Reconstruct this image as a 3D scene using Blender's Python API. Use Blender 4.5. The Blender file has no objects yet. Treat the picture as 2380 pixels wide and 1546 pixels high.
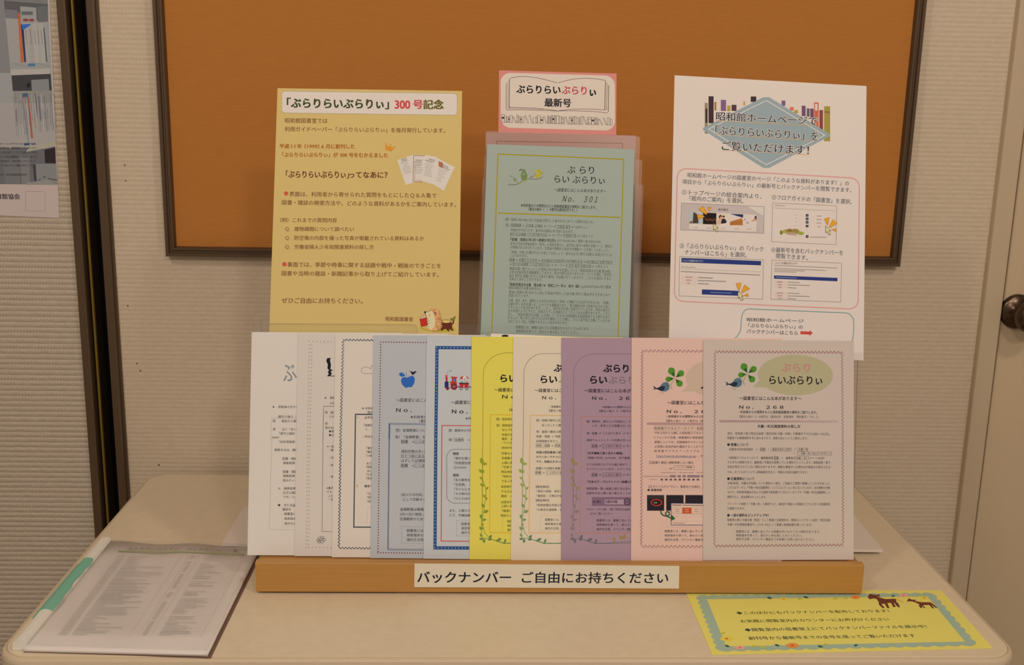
import bpy, bmesh, math, random
from mathutils import Vector, Matrix
random.seed(7)
SC = bpy.context.scene
COL = SC.collection

# ------------------------------------------------------------------ camera
PITCH, YAW, ROLL, FPX = 0.2214, 0.036, 0.0195, 2453.3
T = 0.70                                   # table top height
CAM = Vector((-0.0529, -1.1234, T + 0.6431))
_cp, _sp, _cy, _sy = math.cos(PITCH), math.sin(PITCH), math.cos(YAW), math.sin(YAW)
_f = Vector((_sy * _cp, _cy * _cp, -_sp)); _r = Vector((_cy, -_sy, 0)); _u = _r.cross(_f)
_r2 = math.cos(ROLL) * _r + math.sin(ROLL) * _u
_u2 = -math.sin(ROLL) * _r + math.cos(ROLL) * _u
cd = bpy.data.cameras.new('camera'); cam = bpy.data.objects.new('camera', cd); COL.objects.link(cam)
cd.sensor_width = 36; cd.lens = FPX / 2380 * 36; cd.clip_start = 0.05
m3 = Matrix((_r2, _u2, -_f)).transposed()
cam.matrix_world = Matrix.Translation(CAM) @ m3.to_4x4()
SC.camera = cam

# ------------------------------------------------------------------ light and exposure
SC.view_settings.view_transform = 'Standard'; SC.view_settings.look = 'None'
SC.view_settings.gamma = 1; SC.view_settings.exposure = 0.0
W = bpy.data.worlds.new('world'); SC.world = W; W.use_nodes = True
bg = W.node_tree.nodes['Background']
bg.inputs[0].default_value = (1.0, 0.79, 0.64, 1); bg.inputs[1].default_value = 0.30

def area(name, loc, target, size, power, color=(1.0, 0.792, 0.65)):
    l = bpy.data.lights.new(name, 'AREA'); l.shape = 'DISK'; l.size = size; l.energy = power; l.color = color
    o = bpy.data.objects.new(name, l); COL.objects.link(o); o.location = loc
    o.rotation_euler = (Vector(target) - Vector(loc)).to_track_quat('-Z', 'Y').to_euler()
    return o
area('ceiling_light', (-1.0, -1.05, 2.55), (-0.2, 0.3, 0.9), 0.22, 8.2)
area('ceiling_light', (1.0, -1.05, 2.55), (0.2, 0.3, 0.9), 0.22, 8.2)
area('ceiling_light', (-0.5, -2.35, 2.55), (0.0, 0.3, 0.9), 0.26, 13.2)
area('ceiling_light', (0.65, -2.35, 2.55), (0.0, 0.3, 0.9), 0.26, 13.2)

# ------------------------------------------------------------------ helpers
def lin(c):
    c /= 255.0
    return c / 12.92 if c <= 0.04045 else ((c + 0.055) / 1.055) ** 2.4
_mats = {}
def rgb(r, g, b):                          # surface colour from an sRGB triple
    return (lin(r), lin(g), lin(b), 1)
def mat(name, col, rough=0.6, metal=0.0, spec=0.3):
    if name in _mats: return _mats[name]
    m = bpy.data.materials.new(name); m.use_nodes = True
    b = m.node_tree.nodes['Principled BSDF']
    b.inputs['Base Color'].default_value = col; b.inputs['Roughness'].default_value = rough
    b.inputs['Metallic'].default_value = metal; b.inputs['Specular IOR Level'].default_value = spec
    _mats[name] = m
    return m
def ink(c):                                # c: sRGB triple of the printed colour
    return mat('ink_%d_%d_%d' % c, rgb(*c), 0.7, 0, 0.15)
def paper(name, c):
    if name in _mats: return _mats[name]
    m = mat(name, rgb(*c), 0.75, 0, 0.2); nt = m.node_tree; b = nt.nodes['Principled BSDF']
    tc = nt.nodes.new('ShaderNodeTexCoord'); n = nt.nodes.new('ShaderNodeTexNoise')
    n.inputs['Scale'].default_value = 900; bp = nt.nodes.new('ShaderNodeBump')
    bp.inputs['Strength'].default_value = 0.08; bp.inputs['Distance'].default_value = 0.0002
    nt.links.new(tc.outputs['Object'], n.inputs['Vector']); nt.links.new(n.outputs[0], bp.inputs['Height'])
    nt.links.new(bp.outputs[0], b.inputs['Normal'])
    return m
def mixcol(nt, fac, a, b):
    x = nt.nodes.new('ShaderNodeMix'); x.data_type = 'RGBA'
    x.inputs[6].default_value = a; x.inputs[7].default_value = b
    nt.links.new(fac, x.inputs[0]); return x.outputs[2]
def math_n(nt, op, a, b=None):
    n = nt.nodes.new('ShaderNodeMath'); n.operation = op
    for i, v in enumerate((a, b)):
        if v is None: continue
        if isinstance(v, (int, float)): n.inputs[i].default_value = v
        else: nt.links.new(v, n.inputs[i])
    return n.outputs[0]

def wallpaper(name, c1, c2, period, strength):
    m = mat(name, rgb(*c1), 0.55, 0, 0.35); nt = m.node_tree; b = nt.nodes['Principled BSDF']
    tc = nt.nodes.new('ShaderNodeTexCoord'); sp = nt.nodes.new('ShaderNodeSeparateXYZ')
    nt.links.new(tc.outputs['Object'], sp.inputs[0])
    mp = nt.nodes.new('ShaderNodeMapping'); mp.inputs['Scale'].default_value = (14, 14, 60)
    nt.links.new(tc.outputs['Object'], mp.inputs[0])
    n1 = nt.nodes.new('ShaderNodeTexNoise'); n1.inputs['Scale'].default_value = 1.0; n1.inputs['Detail'].default_value = 2
    nt.links.new(mp.outputs[0], n1.inputs['Vector'])
    z = math_n(nt, 'ADD', sp.outputs[2], math_n(nt, 'MULTIPLY', n1.outputs[0], 0.0010))
    ph = math_n(nt, 'MULTIPLY', z, 2 * math.pi / period)
    rib = math_n(nt, 'ABSOLUTE', math_n(nt, 'SINE', math_n(nt, 'MULTIPLY', ph, 0.5)))
    row = math_n(nt, 'FLOOR', math_n(nt, 'DIVIDE', z, period))
    bead = math_n(nt, 'ABSOLUTE', math_n(nt, 'SINE', math_n(nt, 'ADD', math_n(nt, 'MULTIPLY', sp.outputs[0], math.pi / 0.0052),
                                                        math_n(nt, 'MULTIPLY', row, 2.3))))
    mp2 = nt.nodes.new('ShaderNodeMapping'); mp2.inputs['Scale'].default_value = (90, 90, 160)
    nt.links.new(tc.outputs['Object'], mp2.inputs[0])
    n2 = nt.nodes.new('ShaderNodeTexNoise'); n2.inputs['Scale'].default_value = 1.0; n2.inputs['Detail'].default_value = 3
    nt.links.new(mp2.outputs[0], n2.inputs['Vector'])
    h = math_n(nt, 'MULTIPLY', rib, math_n(nt, 'ADD', math_n(nt, 'MULTIPLY', bead, 0.75), 0.5))
    h = math_n(nt, 'ADD', h, math_n(nt, 'MULTIPLY', n2.outputs[0], 0.7))
    bp = nt.nodes.new('ShaderNodeBump'); bp.inputs['Strength'].default_value = strength; bp.inputs['Distance'].default_value = 0.0016
    nt.links.new(h, bp.inputs['Height']); nt.links.new(bp.outputs[0], b.inputs['Normal'])
    nt.links.new(mixcol(nt, n2.outputs[0], rgb(*c1), rgb(*c2)), b.inputs['Base Color'])
    return m
def streaks(name, c1, c2, scale, rough, bump=0.1, dist=0.0004, spec=0.3):
    m = mat(name, rgb(*c1), rough, 0, spec); nt = m.node_tree; b = nt.nodes['Principled BSDF']
    tc = nt.nodes.new('ShaderNodeTexCoord'); mp = nt.nodes.new('ShaderNodeMapping')
    mp.inputs['Scale'].default_value = scale; nt.links.new(tc.outputs['Object'], mp.inputs[0])
    n = nt.nodes.new('ShaderNodeTexNoise'); n.inputs['Scale'].default_value = 1; n.inputs['Detail'].default_value = 4
    nt.links.new(mp.outputs[0], n.inputs['Vector'])
    rmp = nt.nodes.new('ShaderNodeMapRange'); rmp.inputs[1].default_value = 0.3; rmp.inputs[2].default_value = 0.7
    nt.links.new(n.outputs[0], rmp.inputs[0])
    nt.links.new(mixcol(nt, rmp.outputs[0], rgb(*c1), rgb(*c2)), b.inputs['Base Color'])
    bp = nt.nodes.new('ShaderNodeBump'); bp.inputs['Strength'].default_value = bump; bp.inputs['Distance'].default_value = dist
    nt.links.new(n.outputs[0], bp.inputs['Height']); nt.links.new(bp.outputs[0], b.inputs['Normal'])
    return m
def clear(name, tint=(0.96, 0.96, 0.96), haze=0.0, gloss=1.0, rough=0.04):
    if name in _mats: return _mats[name]
    m = bpy.data.materials.new(name); m.use_nodes = True; nt = m.node_tree; nt.nodes.clear()
    out = nt.nodes.new('ShaderNodeOutputMaterial'); tr = nt.nodes.new('ShaderNodeBsdfTransparent')
    tr.inputs[0].default_value = (*tint, 1); gl = nt.nodes.new('ShaderNodeBsdfGlossy'); gl.inputs['Roughness'].default_value = rough
    lw = nt.nodes.new('ShaderNodeLayerWeight'); lw.inputs[0].default_value = 0.5
    fr = math_n(nt, 'ADD', math_n(nt, 'MULTIPLY', math_n(nt, 'POWER', lw.outputs['Facing'], 5.0), 0.96), 0.04)
    df = nt.nodes.new('ShaderNodeBsdfDiffuse'); df.inputs[0].default_value = (0.75, 0.74, 0.72, 1)
    m1 = nt.nodes.new('ShaderNodeMixShader'); m1.inputs[0].default_value = haze
    nt.links.new(tr.outputs[0], m1.inputs[1]); nt.links.new(df.outputs[0], m1.inputs[2])
    m2 = nt.nodes.new('ShaderNodeMixShader')
    nt.links.new(math_n(nt, 'MULTIPLY', fr, gloss), m2.inputs[0])
    nt.links.new(m1.outputs[0], m2.inputs[1]); nt.links.new(gl.outputs[0], m2.inputs[2])
    nt.links.new(m2.outputs[0], out.inputs[0]); _mats[name] = m
    return m

def obj(name, bm, mats, parent=None, smooth=False):
    me = bpy.data.meshes.new(name)
    if isinstance(bm, bmesh.types.BMesh):
        bmesh.ops.recalc_face_normals(bm, faces=bm.faces); bm.to_mesh(me); bm.free()
    else:
        me.from_pydata(bm[0], [], bm[1])
        if len(bm) > 2: me.polygons.foreach_set('material_index', bm[2])
        me.update()
    for x in (mats if isinstance(mats, (list, tuple)) else [mats]): me.materials.append(x)
    if smooth: me.shade_smooth()
    o = bpy.data.objects.new(name, me); COL.objects.link(o)
    if parent: o.parent = parent
    return o
def empty(name, loc):
    o = bpy.data.objects.new(name, None); COL.objects.link(o); o.location = loc; o.empty_display_size = 0.05
    return o
def tag(o, label=None, cat=None, group=None, kind=None):
    for k, v in (('label', label), ('category', cat), ('group', group), ('kind', kind)):
        if v: o[k] = v
    return o
def box(bm, lo, hi, bevel=0.0, seg=2):
    r = bmesh.ops.create_cube(bm, size=1); vs = r['verts']
    for v in vs:
        v.co = Vector([lo[i] + (hi[i] - lo[i]) * (v.co[i] + 0.5) for i in range(3)])
    if bevel:
        es = list({e for v in vs for e in v.link_edges})
        bmesh.ops.bevel(bm, geom=es, offset=bevel, segments=seg, affect='EDGES', profile=0.5)
def boxo(name, lo, hi, m, parent=None, bevel=0.0):
    bm = bmesh.new(); box(bm, lo, hi, bevel); return obj(name, bm, m, parent)
def lathe(prof, n=48, axis='y'):
    bm = bmesh.new(); rings = []
    for r, a in prof:
        rings.append([bm.verts.new((r * math.cos(2 * math.pi * k / n), a, r * math.sin(2 * math.pi * k / n))) for k in range(n)])
    for A, B in zip(rings, rings[1:]):
        for k in range(n): bm.faces.new((A[k], A[(k + 1) % n], B[(k + 1) % n], B[k]))
    bm.faces.new(rings[0]); bm.faces.new(rings[-1][::-1])
    return bm
def rrect(x0, y0, x1, y1, r, n=8):
    out = []
    for cx, cy, a in ((x1 - r, y1 - r, 0), (x0 + r, y1 - r, 90), (x0 + r, y0 + r, 180), (x1 - r, y0 + r, 270)):
        for k in range(n + 1):
            t = math.radians(a + 90 * k / n); out.append((cx + r * math.cos(t), cy + r * math.sin(t)))
    return out
def loft(rings, cap0=True, cap1=True):     # rings: lists of 3-d points
    bm = bmesh.new(); R = [[bm.verts.new(p) for p in ring] for ring in rings]; n = len(R[0])
    for A, B in zip(R, R[1:]):
        for k in range(n): bm.faces.new((A[k], A[(k + 1) % n], B[(k + 1) % n], B[k]))
    if cap0: bm.faces.new(R[0][::-1])
    if cap1: bm.faces.new(R[-1])
    return bm

# a sight line of the camera met with a plane of the room
def at(px, py, p, n):
    d = _f + (px - 1190) / FPX * _r2 - (py - 773) / FPX * _u2
    p = Vector(p); n = Vector(n)
    return CAM + d * ((p - CAM).dot(n) / d.dot(n))
def onz(px, py, z): return at(px, py, (0, 0, z), (0, 0, 1))
def ony(px, py, y): return at(px, py, (0, y, 0), (0, 1, 0))

# ------------------------------------------------------------------ printed sheets
def text_mesh(s, res, off):
    c = bpy.data.curves.new('t', 'FONT'); c.body = s; c.size = 1; c.resolution_u = res; c.offset = off
    c.fill_mode = 'FRONT'
    o = bpy.data.objects.new('t', c); COL.objects.link(o)
    dg = bpy.context.evaluated_depsgraph_get()
    me = bpy.data.meshes.new_from_object(o.evaluated_get(dg))
    V = [(v.co.x, v.co.y) for v in me.vertices]; F = [tuple(p.vertices) for p in me.polygons]
    bpy.data.objects.remove(o); bpy.data.curves.remove(c); bpy.data.meshes.remove(me)
    return V, F

class Sheet:
    """A flat sheet of paper: corners TL TR BR BL on a plane; prints are thin ink meshes parented to it."""
    def __init__(s, name, corners, p, n, m, thick=0.0006, slope=0.0, outline=None):
        s.p, s.n = Vector(p), Vector(n).normalized()
        P = [at(x, y, s.p, s.n) for x, y in corners]
        s.O = P[3]; s.U = (P[2] - P[3]).normalized(); s.V = s.n.cross(s.U)
        s.M = Matrix((s.U, s.V, s.n)).transposed().to_4x4(); s.M.translation = s.O
        q = [s.l3(v) for v in P]
        rings = [[(x, y, z) for x, y, _ in (q[3], q[2], q[1], q[0])] for z in (-thick, 0)]
        s.o = obj(name, loft(rings), m); s.o.matrix_world = s.M
        s.ox, s.oy, s.k = 0, 0, 1.0; s.slope = slope; s.parts = {}; s.bb = 0.0; s.cnt = 0; s.lay = 0.00005; s.q = q
    def l3(s, v):
        d = v - s.O; return Vector((d.dot(s.U), d.dot(s.V), d.dot(s.n)))
    def f(s, ox, oy, k): s.ox, s.oy, s.k = ox, oy, k; return s
    def loc(s, x, y):
        v = s.l3(at(s.ox + x / s.k, s.oy + y / s.k, s.p, s.n)); return (v.x, v.y)
    def _add(s, part, V, F, c, lay):
        m = ink(c) if isinstance(c, tuple) else c; z = s.lay * (1 + lay) + 1.2e-6 * (s.cnt % 40); s.cnt += 1
        s.parts.setdefault(part, []).append(([(x, y, z) for x, y in V], F, m))
    def poly(s, part, pts, c, lay=0):
        V = [s.loc(*p) for p in pts]
        if len(V) > 4:
            from mathutils.geometry import tessellate_polygon
            F = [tuple(t) for t in tessellate_polygon([[Vector((x, y, 0)) for x, y in V]])]
        else: F = [tuple(range(len(V)))]
        F2 = []
        for f in F:
            a = sum(V[f[i]][0] * V[f[(i + 1) % len(f)]][1] - V[f[(i + 1) % len(f)]][0] * V[f[i]][1] for i in range(len(f)))
            F2.append(f if a > 0 else f[::-1])
        s._add(part, V, F2, c, lay)
    def rect(s, part, x0, y0, x1, y1, c, lay=0, sl=None):
        d = (s.slope if sl is None else sl) * (x1 - x0)
        s.poly(part, [(x0, y0), (x1, y0 + d), (x1, y1 + d), (x0, y1)], c, lay)
    def line(s, part, pts, w, c, lay=0, closed=False):
        L = [Vector(s.loc(*p)) for p in pts]; a = Vector(s.loc(0, 0)); b = Vector(s.loc(100, 0))
        hw = w * (b - a).length / 200; V, F = [], []
        if closed: L.append(L[0])
        n = len(L)
        for i in range(n):
            t0 = (L[i] - L[i - 1]) if i else ((L[-1] - L[-2]) if closed else (L[1] - L[0]))
            t1 = (L[i + 1] - L[i]) if i < n - 1 else ((L[1] - L[0]) if closed else t0)
            t0 = t0.normalized() if t0.length else t1.normalized(); t1 = t1.normalized() if t1.length else t0
            t = t0 + t1
            t = t.normalized() if t.length > 1e-6 else t1
            nn = Vector((-t.y, t.x)); k = max(0.4, nn.dot(Vector((-t1.y, t1.x))))
            V += [tuple(L[i] + nn * hw / k), tuple(L[i] - nn * hw / k)]
        for i in range(n - 1): F.append((2 * i, 2 * i + 1, 2 * i + 3, 2 * i + 2))
        s._add(part, V, F, c, lay)
    def ell(s, part, x, y, rx, ry, c, lay=0, rot=0, n=20, w=0):
        ca, sa = math.cos(math.radians(rot)), math.sin(math.radians(rot)); P = []
        for k in range(n):
            a, b = rx * math.cos(2 * math.pi * k / n), ry * math.sin(2 * math.pi * k / n)
            P.append((x + a * ca - b * sa, y + a * sa + b * ca))
        if w: s.line(part, P, w, c, lay, True)
        else: s.poly(part, P, c, lay)
    def leaf(s, part, x, y, L, wd, ang, c, lay=0):
        a = math.radians(ang); ca, sa = math.cos(a), math.sin(a); P = []
        for k in range(9):
            t = k / 8; P.append((t * L, -wd * math.sin(math.pi * t ** 0.8)))
        for k in range(7, 0, -1):
            t = k / 8; P.append((t * L, wd * math.sin(math.pi * t ** 0.8)))
        s.poly(part, [(x + u * ca - v * sa, y + u * sa + v * ca) for u, v in P], c, lay)
    def rr(s, part, x0, y0, x1, y1, r, w, c, lay=0, fill=None):
        P = [(x, y + s.slope * (x - x0)) for x, y in rrect(x0, y0, x1, y1, r)]
        if fill: s.poly(part, P, fill, lay)
        if w: s.line(part, P, w, c, lay + 1, True)
    def zig(s, part, a, b, amp, per, w, c, lay=0):
        a, b = Vector(a), Vector(b); L = (b - a).length; t = (b - a) / L; nn = Vector((-t.y, t.x)); n = int(L / per * 2)
        s.line(part, [tuple(a + t * (L * i / n) + nn * (amp if i % 2 else -amp)) for i in range(n + 1)], w, c, lay)
    def dots(s, part, a, b, per, r, c, lay=0, n=6):
        a, b = Vector(a), Vector(b); k = max(1, round((b - a).length / per))
        for i in range(k + 1):
            p = a + (b - a) * (i / k); s.ell(part, p.x, p.y, r, r, c, lay, n=n)
    def dash(s, part, pts, w, c, on, off, lay=0):
        for a, b in zip(pts, pts[1:]):
            a, b = Vector(a), Vector(b); L = (b - a).length; t = (b - a) / L; d = 0
            while d < L:
                s.line(part, [tuple(a + t * d), tuple(a + t * min(L, d + on))], w, c, lay); d += on + off
    def t(s, part, txt, x0, y0, x1=None, y1=None, h=None, c=(52, 48, 52), b=0.0, sk=0.0, lay=1):
        h = h or s.h
        V, F = text_mesh(txt, 1 if h / s.k < 6.5 else (2 if h / s.k < 16 else 4), 0.0)
        xa = min(v[0] for v in V); xb = max(v[0] for v in V)
        if x1 is None: x1 = x0 + (xb - xa) * h
        if y1 is None: y1 = y0 + s.slope * (x1 - x0)
        p0, p1 = Vector(s.loc(x0, y0)), Vector(s.loc(x1, y1)); d = p1 - p0; L = d.length; d /= L
        up = Vector((-d.y, d.x)); hl = h * L / math.hypot(x1 - x0, y1 - y0)
        kx = L / (xb - xa); w = max(0.0, b + s.bb)       # heavier weights are overprinted a little apart
        if w < 0.002: sh = [(0, 0)]
        elif w < 0.013: sh = [(-w, -w * .3), (w, w * .3)]
        elif w < 0.04: sh = [(-w, -w * .6), (w, w * .6), (-w, w * .6), (w, -w * .6)]
        else: sh = [(w * math.cos(a * math.pi / 4), w * math.sin(a * math.pi / 4)) for a in range(8)]
        for ax, ay in sh:
            out = []
            for x, y in V:
                v = (y - 0.38); q = p0 + d * ((x - xa) * kx + sk * v * hl + ax * hl) + up * ((v + ay) * hl); out.append((q.x, q.y))
            s._add(part, out, F, c, lay)
    def done(s, suffix='', parent=None):
        """One mesh per part, or per block of a part where its blocks lie well apart on the sheet."""
        made = []
        for k, items in s.parts.items():
            bx = [(min(v[0] for v in V), min(v[1] for v in V), max(v[0] for v in V), max(v[1] for v in V)) for V, F, m in items]
            left = set(range(len(items))); blocks = []
            while left:
                todo = [min(left)]; left.discard(todo[0]); blk = []
                while todo:
                    i = todo.pop(); blk.append(i); a = bx[i]
                    for j in [j for j in left if math.hypot(max(0, bx[j][0] - a[2], a[0] - bx[j][2]), max(0, bx[j][1] - a[3], a[1] - bx[j][3])) < 0.019]:
                        left.discard(j); todo.append(j)
                blocks.append(sorted(blk))
            for blk in blocks:
                Vs, Fs, Is, Ms = [], [], [], []
                for i in blk:
                    V, F, m = items[i]; b = len(Vs)
                    if m not in Ms: Ms.append(m)
                    Vs += V; Fs += [tuple(q + b for q in f) for f in F]; Is += [Ms.index(m)] * len(F)
                made.append(obj(k + suffix, (Vs, Fs, Is), Ms, parent or s.o))
        return made

# ------------------------------------------------------------------ the setting
WY = 0.63                                   # face of the back wall
m_wall = wallpaper('wallpaper', (224, 215, 195), (210, 200, 179), 0.0077, 0.27)
m_wall_l = wallpaper('wallpaper_wide_rib', (208, 201, 186), (192, 184, 168), 0.0092, 0.75)
m_bronze = mat('bronze_aluminium', rgb(98, 82, 64), 0.34, 0.35, 0.5)
m_bronze_d = mat('bronze_shadow_line', rgb(30, 24, 20), 0.5, 0.3, 0.3)
m_gold = mat('yellow_seal_strip', rgb(132, 112, 46), 0.5, 0.2, 0.3)
m_black = mat('black_rubber', rgb(16, 14, 13), 0.7, 0, 0.2)
m_door = streaks('door_paint', (214, 200, 170), (208, 194, 164), (3, 3, 3), 0.45, 0.02)
m_frame = mat('door_frame_paint', rgb(206, 194, 168), 0.45, 0, 0.35)
ZT = 2.6
def X(px, py, y=WY): return ony(px, py, y).x
xa, xb, xc, xd = (X(178, 600), X(201, 600), X(208, 600), X(268, 600))
xa1, xb1 = X(201, 600), X(242, 600)
xR, xF = X(2284, 665), X(2318, 735)         # wallpaper end, door gap

def struct(o): return tag(o, kind='structure')
struct(boxo('floor', (-3.0, -3.5, -0.05), (3.0, WY + 0.4, 0.0), mat('floor_tile', rgb(150, 135, 115), 0.5)))
struct(boxo('ceiling', (-3.0, -3.5, ZT), (3.0, WY + 0.4, ZT + 0.05), mat('ceiling_white', rgb(235, 230, 220), 0.8)))
struct(boxo('wall_back', (xd, WY, 0.0), (xR, WY + 0.12, ZT), m_wall))
struct(boxo('wall_left', (-3.0, WY, 0.0), (xa, WY + 0.12, ZT), m_wall_l))
# partition joint: two bronze profiles either side of a black gap with a yellow seal
def profile(name, x0, x1, proud, m):
    bm = bmesh.new(); box(bm, (x0, WY - proud, 0), (x1, WY + 0.10, ZT), 0.0025, 2); return struct(obj(name, bm, m))
profile('trim_1', xa, xa1 - 0.0015, 0.010, m_bronze)
xg0, xg1 = X(204, 600), X(209, 600)
struct(boxo('trim_2', (xg0 - 0.0002, WY + 0.004, 0), (xg1 - 0.0004, WY + 0.009, ZT), m_gold))
struct(boxo('trim_3', (xa1 - 0.0015, WY + 0.055, 0), (xb1, WY + 0.11, ZT), m_black))
bm = bmesh.new()
box(bm, (xb1, WY - 0.010, 0), (xd - 0.004, WY + 0.11, ZT), 0.003, 2)
box(bm, (xd - 0.004, WY - 0.004, 0), (xd, WY + 0.11, ZT))
struct(obj('trim_4', bm, m_bronze))
# door frame and door
bm = bmesh.new(); box(bm, (xR, WY - 0.014, 0), (xF, WY + 0.10, ZT), 0.003, 2); struct(obj('trim_5', bm, m_frame))
struct(boxo('trim_6', (xF, WY + 0.012, 0), (xF + 0.006, WY + 0.10, ZT), m_bronze_d))
door = struct(boxo('door_1', (xF + 0.006, WY - 0.004, 0.008), (xF + 0.006 + 0.82, WY + 0.036, 2.05), m_door, None, 0.002))
struct(boxo('wall_right', (xF + 0.006, WY - 0.004, 2.056), (3.0, WY + 0.12, ZT), m_wall))
struct(boxo('trim_7', (xF + 0.83, WY - 0.014, 0), (3.0, WY + 0.1, 2.056), m_frame))
kp = ony(2394, 736, WY - 0.05)
kn = obj('door_knob', lathe([(0.030, 0), (0.030, -0.006), (0.026, -0.009), (0.012, -0.011), (0.011, -0.028), (0.020, -0.034),
                             (0.0262, -0.044), (0.0275, -0.052), (0.025, -0.060), (0.017, -0.066), (0.006, -0.068)]),
         mat('knob_metal', rgb(92, 78, 66), 0.28, 0.9, 0.5), door, True)
kn.location = (kp.x, WY - 0.0042, kp.z)

# ------------------------------------------------------------------ notice board on the wall
BY = WY - 0.020
b0 = ony(384, 597, BY); b1 = ony(2094, 621, BY)
bx0, bx1 = ony(384, 597, BY).x, ony(2094, 621, BY).x
bz0 = (b0.z + b1.z) / 2; bz1 = bz0 + 0.90; fw = 0.0165
m_cloth = streaks('orange_cloth', (195, 136, 70), (187, 128, 64), (40, 40, 1100), 0.85, 0.25, 0.0004, 0.15)
board = empty('notice_board', ((bx0 + bx1) / 2, WY, bz0))
tag(board, 'orange cloth notice board in a dark bronze frame hung on the back wall', 'notice board')
board_parts = []
def bpart(o): o.parent = board; o.matrix_parent_inverse = Matrix.Translation(board.location).inverted(); return o
bpart(boxo('cloth_panel', (bx0 + fw * .6, WY - 0.0095, bz0 + fw * .6), (bx1 - fw * .6, WY - 0.002, bz1 - fw * .6), m_cloth))
def rail_prof(name, a, b, inward, miter):
    # moulded section swept along one side: (distance inwards, height off wall)
    pr = [(0, 0.001), (0, 0.017), (0.0015, 0.020), (0.006, 0.020), (0.0075, 0.0165), (0.0095, 0.0165), (0.011, 0.0185), (0.0145, 0.0185), (0.0165, 0.011), (0.0165, 0.001)]
    a, b, iv = Vector(a), Vector(b), Vector(inward); t = (b - a).normalized()
    r0 = [a + iv * d + t * d + Vector((0, -h, 0)) for d, h in pr]; r1 = [b + iv * d - t * d + Vector((0, -h, 0)) for d, h in pr]
    return obj(name, loft([r0, r1]), m_bronze)
cs = [(bx0, WY, bz0), (bx1, WY, bz0), (bx1, WY, bz1), (bx0, WY, bz1)]
iv = [(0, 0, 1), (-1, 0, 0), (0, 0, -1), (1, 0, 0)]
for i in range(4): bpart(rail_prof('frame_side', cs[i], cs[(i + 1) % 4], iv[i], True))

# ------------------------------------------------------------------ table
TX, TD = 0.600, 0.599
m_top = streaks('beige_laminate', (232, 223, 198), (226, 217, 192), (60, 60, 60), 0.38, 0.03, 0.0001, 0.4)
m_edge = mat('beige_edge_band', rgb(216, 204, 178), 0.42, 0, 0.4)
m_steel = mat('grey_leg_paint', rgb(120, 112, 102), 0.4, 0.4)
table = empty('table', (0, TD / 2, 0)); tag(table, 'beige laminate table with rounded corners standing against the back wall', 'table')
def tpart(o): o.parent = table; o.matrix_parent_inverse = Matrix.Translation(table.location).inverted(); return o
def ring(ins, z, y0=-0.0, e=0.006):
    r = 0.040 - ins
    return [(x, y, z) for x, y in rrect(-TX - e + ins, y0 - e + ins, TX + e - ins, TD + e - ins, r, 10)]
tpart(obj('edge_band', loft([ring(0.004, T - 0.034), ring(0.0, T - 0.029), ring(0.0, T - 0.0075), ring(0.0009, T - 0.0040), ring(0.0026, T - 0.0016), ring(0.0052, T - 0.0008),
                             ring(0.0062, T - 0.0022)]), m_edge, None, False))
tpart(obj('laminate_top', loft([ring(0.0068, T - 0.0024), ring(0.0068, T - 0.0004), ring(0.0073, T)]), m_top))
for sx in (-1, 1):
    for y in (0.06, 0.54):
        bm = bmesh.new(); box(bm, (sx * 0.53 - 0.014, y - 0.014, 0), (sx * 0.53 + 0.014, y + 0.014, T - 0.034), 0.004)
        tpart(obj('leg', bm, m_steel))

# ------------------------------------------------------------------ wooden display rack
yR = onz(1300, 1383, T).y
zR = ony(1300, 1311, yR).z
rx0, rx1 = ony(594, 1340, yR).x, ony(2006, 1345, yR).x
yB = onz(1800, 1302, zR).y                  # where the front sheet stands on the rail
TILT = math.radians(12.5)
NS = Vector((0, -math.cos(TILT), math.sin(TILT)))
m_wood = streaks('beech_wood', (194, 149, 84), (187, 141, 75), (7, 120, 520), 0.42, 0.08, 0.0002, 0.4)
m_clear = clear('clear_acrylic', (0.985, 0.987, 0.985), 0.02, 0.4)
m_clear_e = clear('clear_acrylic_edge', (0.9, 0.92, 0.92), 0.25, 3.0, 0.12)

STEP = 0.0016
yBack = yB + 0.027
rack = empty('display_rack', ((rx0 + rx1) / 2, yR, T)); tag(rack, 'long beech display rack with clear acrylic back panels standing on the table', 'display rack')
def rpart(o): o.parent = rack; o.matrix_parent_inverse = Matrix.Translation(rack.location).inverted(); return o
yL = yB - 0.0025                            # back of the rail's front lip; the sheets stand on a ledge just below its top
sec_ = [(yR, T + 0.0035), (yR, zR - 0.0012), (yR + 0.0005, zR - 0.0003), (yR + 0.0014, zR), (yL - 0.0008, zR), (yL, zR - 0.0008), (yL, zR - 0.0054), (yBack, zR - 0.0054), (yBack, T + 0.0035)]
rpart(obj('rail', loft([[(x, y + i, z) for y, z in sec_] for x, i in ((rx0, 0), (rx1, 0))]), m_wood))
bm = bmesh.new(); box(bm, (rx0 + 0.03, yBack, T + 0.0035), (rx1 - 0.03, yBack + 0.018, zR - 0.004), 0.001); rpart(obj('back_rail', bm, m_wood))
for a, b in ((rx0 + 0.006, ony(920, 1380, yR).x), (rx1 - 0.25, rx1 - 0.01)):
    rpart(boxo('foot_pad', (a, yR + 0.006, T), (b, yBack + 0.012, T + 0.0035), m_black))
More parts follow.
